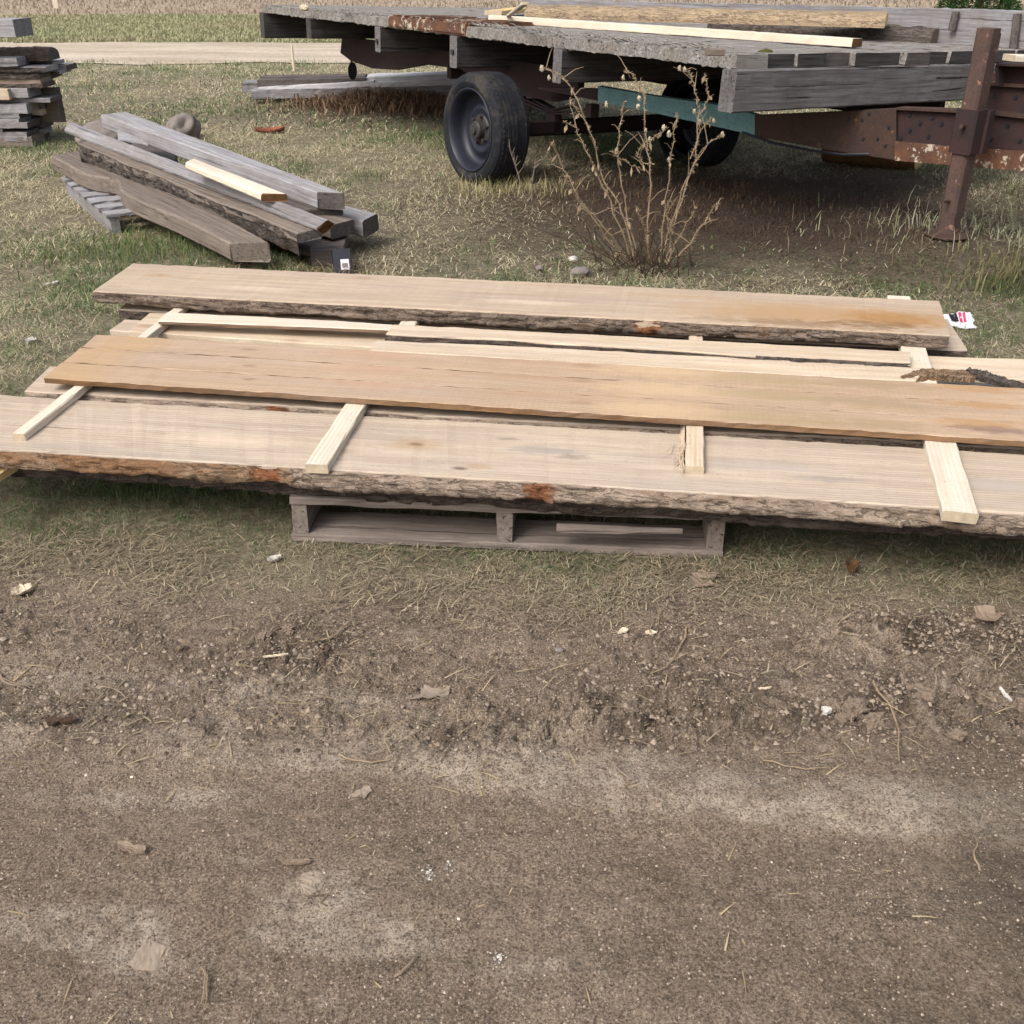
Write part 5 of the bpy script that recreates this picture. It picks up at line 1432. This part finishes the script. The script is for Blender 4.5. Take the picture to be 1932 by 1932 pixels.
# ------------------------------------------------------------------ background bits
tb = at(1845, 22, 0); tb.z = gzs(tb.x, tb.y) - .02; tree = empty('juniper_bush', tb); tag(tree, 'dark green evergreen bush in the dry field, cut by the top edge', 'bush')
g = Geo(); g.tube([(0, 0, 0), (.02, 0, .6), (0, .03, 1.5)], [.07, .05, .015], 8)
for i in range(16):
    a = random.uniform(0, 6.28); g.tube([(0, 0, .1 + i * .08), (math.cos(a) * .5, math.sin(a) * .4, .25 + i * .085)], [.02, .006], 5, False)
g.out('trunk', 'trunk', tree)
n = 12000; a = RNG.random(n) * 6.283; hh = RNG.random(n) ** 1.2 * 1.7; cl = fbm(a * 2.2, hh * 3, 3, 161)
rad = (1.0 * (1 - hh / 1.9) ** .8 * (1 + .35 * cl)) * (.35 + .65 * RNG.random(n) ** .5)
cx, cy, cz = rad * np.cos(a), rad * np.sin(a) * .9, .05 + hh - .25 * rad + .06 * RNG.normal(size=n)
L_ = .05 + .06 * RNG.random(n); dirn = np.stack([np.cos(a) + .5 * RNG.normal(size=n), np.sin(a) + .5 * RNG.normal(size=n), .2 + .5 * RNG.normal(size=n)], 1); dirn /= np.linalg.norm(dirn, axis=1)[:, None]
sidev = np.cross(dirn, RNG.normal(size=(n, 3))); sidev /= np.linalg.norm(sidev, axis=1)[:, None]
b0 = np.stack([cx, cy, np.maximum(cz, .02)], 1); V = np.stack([b0 - sidev * .012, b0 + sidev * .012, b0 + dirn * L_[:, None] + sidev * .004, b0 + dirn * L_[:, None] - sidev * .004], 1).reshape(-1, 3)
r = RNG.random((n, 1)); c = (lin(62, 92, 44) * r + lin(34, 58, 30) * (1 - r)); c = np.repeat(np.concatenate([c, np.ones((n, 1))], 1), 4, 0)
big_mesh('crown', V, (np.arange(n)[:, None] * 4 + np.arange(4)[None]), None, 'needle', [('tint', 'FLOAT_COLOR', c)], parent=tree)
f0 = at(110, 30, 0); f0.z = gzs(f0.x, f0.y); fl_ = empty('marker_stake', f0); tag(fl_, 'thin wire marker with a small white tag at the edge of the far field', 'marker')
g = Geo(); g.tube([(0, 0, 0), (.01, 0, .35), (.03, 0, .8)], [.006, .006, .005], 5); g.out('wire', 'trunk', fl_)
g = Geo(); g.box(-.06, .05, -.03, -.01, .15, .36); g.out('tag', 'chip', fl_); g = Geo(); g.box(-.062, .052, -.034, -.006, .36, .40); g.out('tag_cap', 'black', fl_)
f1 = at(555, 134, 0); g = Geo(); g.tube([(0, 0, 0), (0, 0, .3)], [.018, .018], 6); o = g.out('white_stub', 'chip', None, Matrix.Translation((f1.x, f1.y, gzs(f1.x, f1.y)))); tag(o, 'short white stub standing in the grass before the drive', 'marker')
# yellow log end beyond the tongue
lg = at(1755, 331, -.02); g = Geo(); r0 = .10; n = 20
lm = Matrix.Translation((lg.x, lg.y + .25, gzs(lg.x, lg.y) + r0 - .03)) @ Matrix.Rotation(math.radians(14), 4, 'Z')
g.lathe([(r0 * .97, 0), (r0, .01), (r0 * .98, .3), (r0 * 1.02, .7)], 'y', 22); lgo = g.out('cut_log', 'rot', None, lm @ Matrix.Rotation(math.radians(38), 4, 'Z')); tag(lgo, 'short log with a yellow cut end lying behind the tongue', 'log')
g = Geo(); g.lathe([(.001, -.002), (r0 * .96, -.002), (r0 * .97, .003)], 'y', 22); g.out('cut_face', 'yellow', lgo)
# dry stalk tufts at the jack foot and by the tyre
def tuft(cx, cy, n, sp, L0, label, cA, cB, tl=(.1, .6)):
    x = cx + RNG.normal(size=n) * sp; y = cy + RNG.normal(size=n) * sp * .7; r = RNG.random((n, 1)); c = lin(*cA) * r + lin(*cB) * (1 - r)
    o = blades('tall_grass', x, y, L0 * (.4 + .8 * RNG.random(n)), .003 + .003 * RNG.random(n), tl[0] + (tl[1] - tl[0]) * RNG.random(n), RNG.random(n) * 6.28, c, 'blade'); o['kind'] = 'stuff'; o['label'] = label
tuft(2.0, 5.35, 90, .26, .09, 'dry stalks around the jack foot', (156, 138, 112), (100, 86, 70), (.2, 1.0))
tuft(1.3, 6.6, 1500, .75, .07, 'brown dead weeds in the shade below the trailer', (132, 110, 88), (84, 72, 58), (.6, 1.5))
tuft(2.55, 4.75, 900, .26, .12, 'thick tufted grass at the right edge', (150, 140, 100), (78, 84, 52), (.3, 1.3))
tuft(-.05, 6.85, 420, .22, .11, 'pale grass standing against the tyre', (206, 190, 146), (140, 140, 92), (.2, 1.1))
tuft(2.75, 5.7, 700, .45, .13, 'bleached grass under the tongue', (184, 182, 156), (132, 132, 96), (.4, 1.3))
tuft(-1.0, 4.75, 500, .22, .10, 'straw tangled at the end of the grey pile', (176, 152, 116), (104, 84, 62), (.7, 1.5))
tuft(-2.0, 5.35, 600, .30, .09, 'green grass along the wavy slab', (96, 116, 64), (130, 132, 84), (.2, 1.0))

# ------------------------------------------------------------------ litter
# printed wrapper
wp = at(1808, 600, .03)
bmx = Matrix.Translation((wp.x, wp.y, gzs(wp.x, wp.y) + .012)) @ Matrix.Rotation(math.radians(-8), 4, 'Z') @ Matrix.Rotation(math.radians(14), 4, 'X')
nx, ny = 12, 9; V = []; top = lambda u, v: .020 + .010 * math.sin(u * 5 + 1) * math.cos(v * 4) + .006 * random.uniform(-1, 1) * (0 < u < 1)
WW, HH = .125, .105
zt_ = [[top(i / (nx - 1), j / (ny - 1)) for j in range(ny)] for i in range(nx)]
for lay in (0, 1):
    for i in range(nx):
        for j in range(ny):
            e = (i in (0, nx - 1) or j in (0, ny - 1)); wav = .008 * math.sin(j * 1.7) if i in (0, nx - 1) else 0
            V.append(((i / (nx - 1) - .5) * WW + wav, (j / (ny - 1) - .5) * HH, 0.002 if (lay and not e) else (zt_[i][j] * (.45 if e else 1) - (.001 if lay else 0))))
Fc = []
for lay in (0, 1):
    for i in range(nx - 1):
        for j in range(ny - 1):
            a = lay * nx * ny + i * ny + j; f = (a, a + ny, a + ny + 1, a + 1); Fc.append(f if lay == 0 else f[::-1])
wr = link('wrapper', V, Fc, ['white', 'print_black', 'print_red'], None, None, bmx); tag(wr, 'crumpled white wrapper with black and pink print beside the back slab', 'wrapper')
def decal(name, x0, x1, y0, y1, mat):
    Vd, Fd = [], []; m_ = 7
    for i in range(m_):
        for (yy) in (y0, y1):
            u, v = (x0 + (x1 - x0) * i / (m_ - 1)), yy; ii = min(nx - 2, int((u / WW + .5) * (nx - 1))); jj = min(ny - 2, int((v / HH + .5) * (ny - 1)))
            fu = (u / WW + .5) * (nx - 1) - ii; fv = (v / HH + .5) * (ny - 1) - jj
            z = (zt_[ii][jj] * (1 - fu) + zt_[ii + 1][jj] * fu) * (1 - fv) + (zt_[ii][jj + 1] * (1 - fu) + zt_[ii + 1][jj + 1] * fu) * fv
            Vd.append((u, v, z + .004))
    Fd = [(2 * i, 2 * i + 2, 2 * i + 3, 2 * i + 1) for i in range(m_ - 1)]; link(name, Vd, Fd, [mat], wr)
decal('print_bar', -.035, -.005, -.03, .032, 'print_black'); decal('print_bar', .0, .012, -.03, .03, 'print_red'); decal('print_bar', .017, .026, -.028, .028, 'print_red')


def chip(name, label, cat, px, py, L, W, T, rot, mat, group=None, curl=.0, z=None, seed=0, jag=.3):
    """irregular flat flake lying on the ground, curled"""
    p = at(px, py, .0); zz = gzs(p.x, p.y); p = at(px, py, zz) if z is None else at(px, py, z); n, k = 14, 7; V = []; rn = random.Random(seed + int(px))
    for lay in (0, 1):
        for i in range(n):
            a = i / (n - 1); wv = W / 2 * (math.sin(math.pi * min(.97, max(.03, a))) ** .45) * (1 + 1.6 * jag * float(fbm(np.array([a * 4.5 + px]), np.array([py * .37]), 3, 7)[0]))
            for j in range(k):
                b = (j / (k - 1) - .5) * 2; V.append(((a - .5) * L + .25 * jag * W * b * math.sin(px + 5 * a), b * wv + .12 * jag * W * math.sin(py + 9 * a + 2 * b), curl * (b * b) * W * .5 + curl * .5 * L * (a - .5) ** 2 + (0 if lay == 0 else -T) + T + .001 + .0015 * rn.uniform(-1, 1)))
    Fc = []; m_ = n * k
    for i in range(n - 1):
        for j in range(k - 1):
            q = i * k + j; Fc += [(q, q + k, q + k + 1, q + 1), (m_ + q, m_ + q + 1, m_ + q + k + 1, m_ + q + k)]
    per = [i * k for i in range(n)] + [(n - 1) * k + j for j in range(1, k)] + [i * k + k - 1 for i in range(n - 2, -1, -1)] + [j for j in range(k - 2, 0, -1)]
    for i in range(len(per)):
        a, b = per[i], per[(i + 1) % len(per)]; Fc.append((a, b, b + m_, a + m_))
    fl_z = .55 if mat == 'clod_l' else 1.0
    V = [(a_, b_, c_ * fl_z) for a_, b_, c_ in V]
    zz2 = p.z if z is not None else gzs(p.x, p.y) + (.0 if mat == 'clod_l' else .003)
    o = link(name, V, Fc, [mat], None, None, Matrix.Translation((p.x, p.y, zz2)) @ Matrix.Rotation(math.radians(rot), 4, 'Z') @ Matrix.Rotation(math.radians(rn.uniform(-8, 8)), 4, 'X'))
    bm = bmesh.new(); bm.from_mesh(o.data); bmesh.ops.recalc_face_normals(bm, faces=bm.faces); bm.to_mesh(o.data); bm.free()
    tag(o, label, cat, group); return o


chip('red_scrap', 'rusty red curved scrap lying on the grass left of the tyre', 'scrap', 510, 252, .24, .10, .012, 18, 'redscrap', curl=.5)
chip('paper_scrap', 'torn white paper scrap on the dirt left of the pallet corner', 'paper', 518, 1061, .035, .022, .002, 20, 'scrap', 'white scraps', .9)
chip('paper_scrap', 'pale crumpled scrap in the left grass beside the back slab', 'paper', 100, 540, .06, .035, .003, 40, 'scrap', 'white scraps', .6)
chip('paper_scrap', 'pale scrap on the left grass level with the pallet boards', 'paper', 60, 648, .05, .04, .003, 80, 'scrap', 'white scraps', .6)
chip('dead_leaf', 'broken pale leaf at the left picture edge on the dirt', 'leaf', 44, 1122, .05, .035, .002, 30, 'chip', 'dead leaves', .8)
chip('dead_leaf', 'grey dead leaf lying on the grass right of the pallet corner', 'leaf', 1325, 1098, .075, .05, .002, 55, 'leaf', 'dead leaves', .25, jag=.45)
chip('dead_leaf', 'triangular grey leaf in the straw at the right picture edge', 'leaf', 1855, 1170, .065, .055, .003, 20, 'leaf', 'dead leaves', .5)
chip('dead_leaf', 'curled dark leaf in the grass under the right slab overhang', 'leaf', 1605, 1080, .05, .035, .003, 75, 'rot', 'dead leaves', 1.0)
chip('dead_leaf', 'brown curled leaves next to the black box', 'leaf', 615, 498, .10, .04, .003, 60, 'leaf_r', 'dead leaves', 1.2)
chip('mud_flake', 'large jagged flake of dried mud in the middle of the dirt', 'mud flake', 812, 1306, .085, .055, .004, 12, 'clod_l', 'mud flakes', .25, jag=.9)
chip('mud_flake', 'small dried mud flake on the smooth dirt', 'mud flake', 683, 1498, .038, .030, .004, 30, 'clod_l', 'mud flakes', .2, jag=.8)
chip('mud_flake', 'flat pale crust of mud at the lower left', 'mud flake', 282, 1805, .06, .05, .004, 40, 'clod_l', 'mud flakes', -.1, jag=.35)
chip('mud_flake', 'long grey crust of mud left of the bottom centre', 'mud flake', 585, 1665, .05, .038, .004, 80, 'clod_l', 'mud flakes', -.1, jag=.35)
chip('bark_flake', 'dark bark flake at the left of the dirt', 'bark flake', 118, 1362, .06, .02, .006, 8, 'trunk', 'bark flakes', .3, jag=.5)
chip('bark_flake', 'forked brown bark sliver at the lower left', 'bark flake', 250, 1606, .055, .018, .005, -15, 'leaf', 'bark flakes', .3, jag=.5)
chip('bark_flake', 'short bark sliver above the long grey crust', 'bark flake', 560, 1632, .048, .010, .005, 4, 'leaf', 'bark flakes', .2)
chip('wood_chip', 'white wood chip by the right clods', 'wood chip', 1558, 1345, .022, .018, .008, 60, 'scrap', 'wood chips', .1)
chip('wood_chip', 'narrow white chip standing out at the right edge of the dirt', 'wood chip', 1900, 1300, .045, .008, .003, 100, 'scrap', 'wood chips', .4)
chip('wood_chip', 'thin pale splinter right of the mud flake', 'wood chip', 1440, 1303, .035, .006, .003, 10, 'chip', 'wood chips', .2)
chip('wood_chip', 'long pale straw splinter left of the mud flake', 'wood chip', 520, 1236, .055, .005, .003, 12, 'chip', 'wood chips', .1)
chip('wood_chip', 'pale chip with ragged edge in the straw under the right slab', 'wood chip', 1175, 1195, .03, .018, .003, 40, 'chip', 'wood chips', .3)
chip('wood_chip', 'second pale chip beside the ragged one in the straw', 'wood chip', 1228, 1196, .028, .014, .003, 0, 'chip', 'wood chips', .3)
for i, (a, b, r_, lab) in enumerate(((810, 1648, .010, 'larger dab of white crumbs in the lower middle of the dirt'), (846, 1632, .006, 'smaller dab of white crumbs right of the larger dab'), (940, 1808, .007, 'scattered white crumbs near the bottom centre'))):
    g = Geo(); p = at(a, b, 0)
    for k in range(26 if i != 1 else 12):
        xx, yy = random.gauss(0, r_ * .7), random.gauss(0, r_); zz = gzs(p.x + xx, p.y + yy); s_ = random.uniform(.001, .0045) * (1 if k < 14 else .5)
        vv = [Vector((xx, yy, zz + s_ * .3)) + Vector((random.uniform(-1, 1), random.uniform(-1, 1), random.uniform(-.4, .8))) * s_ for _ in range(6)]
        g.add(vv, [(0, 1, 2), (0, 2, 3), (0, 3, 4), (1, 4, 5), (2, 3, 5), (1, 2, 5), (3, 4, 5), (0, 1, 4)])
    o = g.out('white_crumbs', 'scrap', None, Matrix.Translation((p.x, p.y, 0))); o['kind'] = 'stuff'; o['label'] = lab
for i, (a, b, r_, fl_, lab) in enumerate(((1610, 1345, .034, .6, 'largest clod of dark soil at the right'), (1570, 1330, .022, .7, 'rounded clod left of the largest one'), (1650, 1362, .024, .6, 'clod in front of the largest one'), (1585, 1362, .016, .7, 'small clod below the white chip'),
                                       (1190, 1325, .012, .8, 'small clod right of the mud flake'), (690, 1262, .012, .7, 'clod in the churned dirt left of centre'), (545, 1192, .018, .6, 'light clod under the left straw'), (500, 1206, .015, .6, 'clod left of the light one'),
                                       (1730, 1330, .03, .5, 'flat clod at the far right of the dirt'), (1800, 1400, .02, .5, 'clod near the right edge'), (1320, 1240, .016, .6, 'clod below the straw right of the pallet'), (870, 1322, .012, .7, 'pebble sized clod beside the mud flake'))):
    p = at(a, b, 0); o = lump('clod', (p.x, p.y, gzs(p.x, p.y) + r_ * fl_ * .35), r_ * .8, 'clod', 20 + i, (1.15, .9, fl_), .6, 4, freq=2.6, rough=.34, flat_=True); tag(o, lab, 'clod', 'clods of dry soil')
for i, (a, b, r_, lab) in enumerate(((1081, 492, .024, 'small white stone in the grass before the weed'), (1097, 520, .04, 'pale lumpy stone behind the back slab'), (1018, 510, .022, 'grey pebble left of the pale lumpy stone'), (1055, 1232, .009, 'pale pebble in the dirt below the straw'), (1165, 650, .0, ''))):
    if not r_: continue
    p = at(a, b, 0); o = lump('stone', (p.x, p.y, gzs(p.x, p.y) + r_ * .4), r_, 'scrap' if i == 0 else 'stone', 50 + i, (1.2, .9, .6), .3, 3); tag(o, lab, 'stone', 'loose stones')
# twigs and stalks lying on the dirt, one by one
TW_ = [((0, 975), (110, 915), 'long bent stalk at the left edge below the straw'), ((1640, 1300), (1690, 1440), 'long forked twig right of the clods'), ((1440, 1435), (1560, 1455), 'curved twig at the lower right of the clods'), ((190, 1300), (240, 1325), 'thin twig left of the churned dirt'),
       ((590, 1225), (660, 1170), 'bent brown stalk in the middle left dirt'), ((1010, 1600), (1060, 1640), ''), ((0, 1275), (60, 1300), 'bundle of pale stalks at the left edge'), ((1290, 1190), (1230, 1280), 'curved root left of the clods'), ((820, 1500), (845, 1440), ''), ((1190, 1480), (1160, 1450), 'straight twig on the pale dirt'),
       ((640, 1430), (735, 1440), 'thin straight stalk on the pale dirt left of centre'), ((385, 1830), (378, 1900), 'pine needle cluster at the bottom left'), ((745, 1850), (790, 1800), 'short stick near the bottom centre'), ((1850, 1640), (1845, 1590), 'small stick at the lower right')]
for i, (a, b, lab) in enumerate(TW_):
    if not lab: continue
    p0, p1 = at(*a), at(*b); g = Geo(); n = 7
    cnt = 3 if ('bundle' in lab or 'cluster' in lab) else 1
    for q in range(cnt):
        P = []; off = Vector((random.gauss(0, .01), random.gauss(0, .01), 0)) if q else Vector()
        for k in range(n):
            t = k / (n - 1); p = p0.lerp(p1, t) + off * t; nn = (p1 - p0).cross(Vector((0, 0, 1))) * (.12 * math.sin(math.pi * t) * ((-1) ** i) + .03 * random.uniform(-1, 1)); p = p + nn; p.z = gzs(p.x, p.y) + .005 + .004 * math.sin(math.pi * t); P.append(p - p0)
        r0 = random.uniform(.0018, .0028) * (.6 if cnt > 1 else 1); g.tube(P, [r0 * (1 - .5 * k / n) for k in range(n)], 5)
    o = g.out('twig', 'weed' if i % 3 else 'leaf', None, Matrix.Translation(p0)); tag(o, lab, 'twig', 'twigs on the dirt')
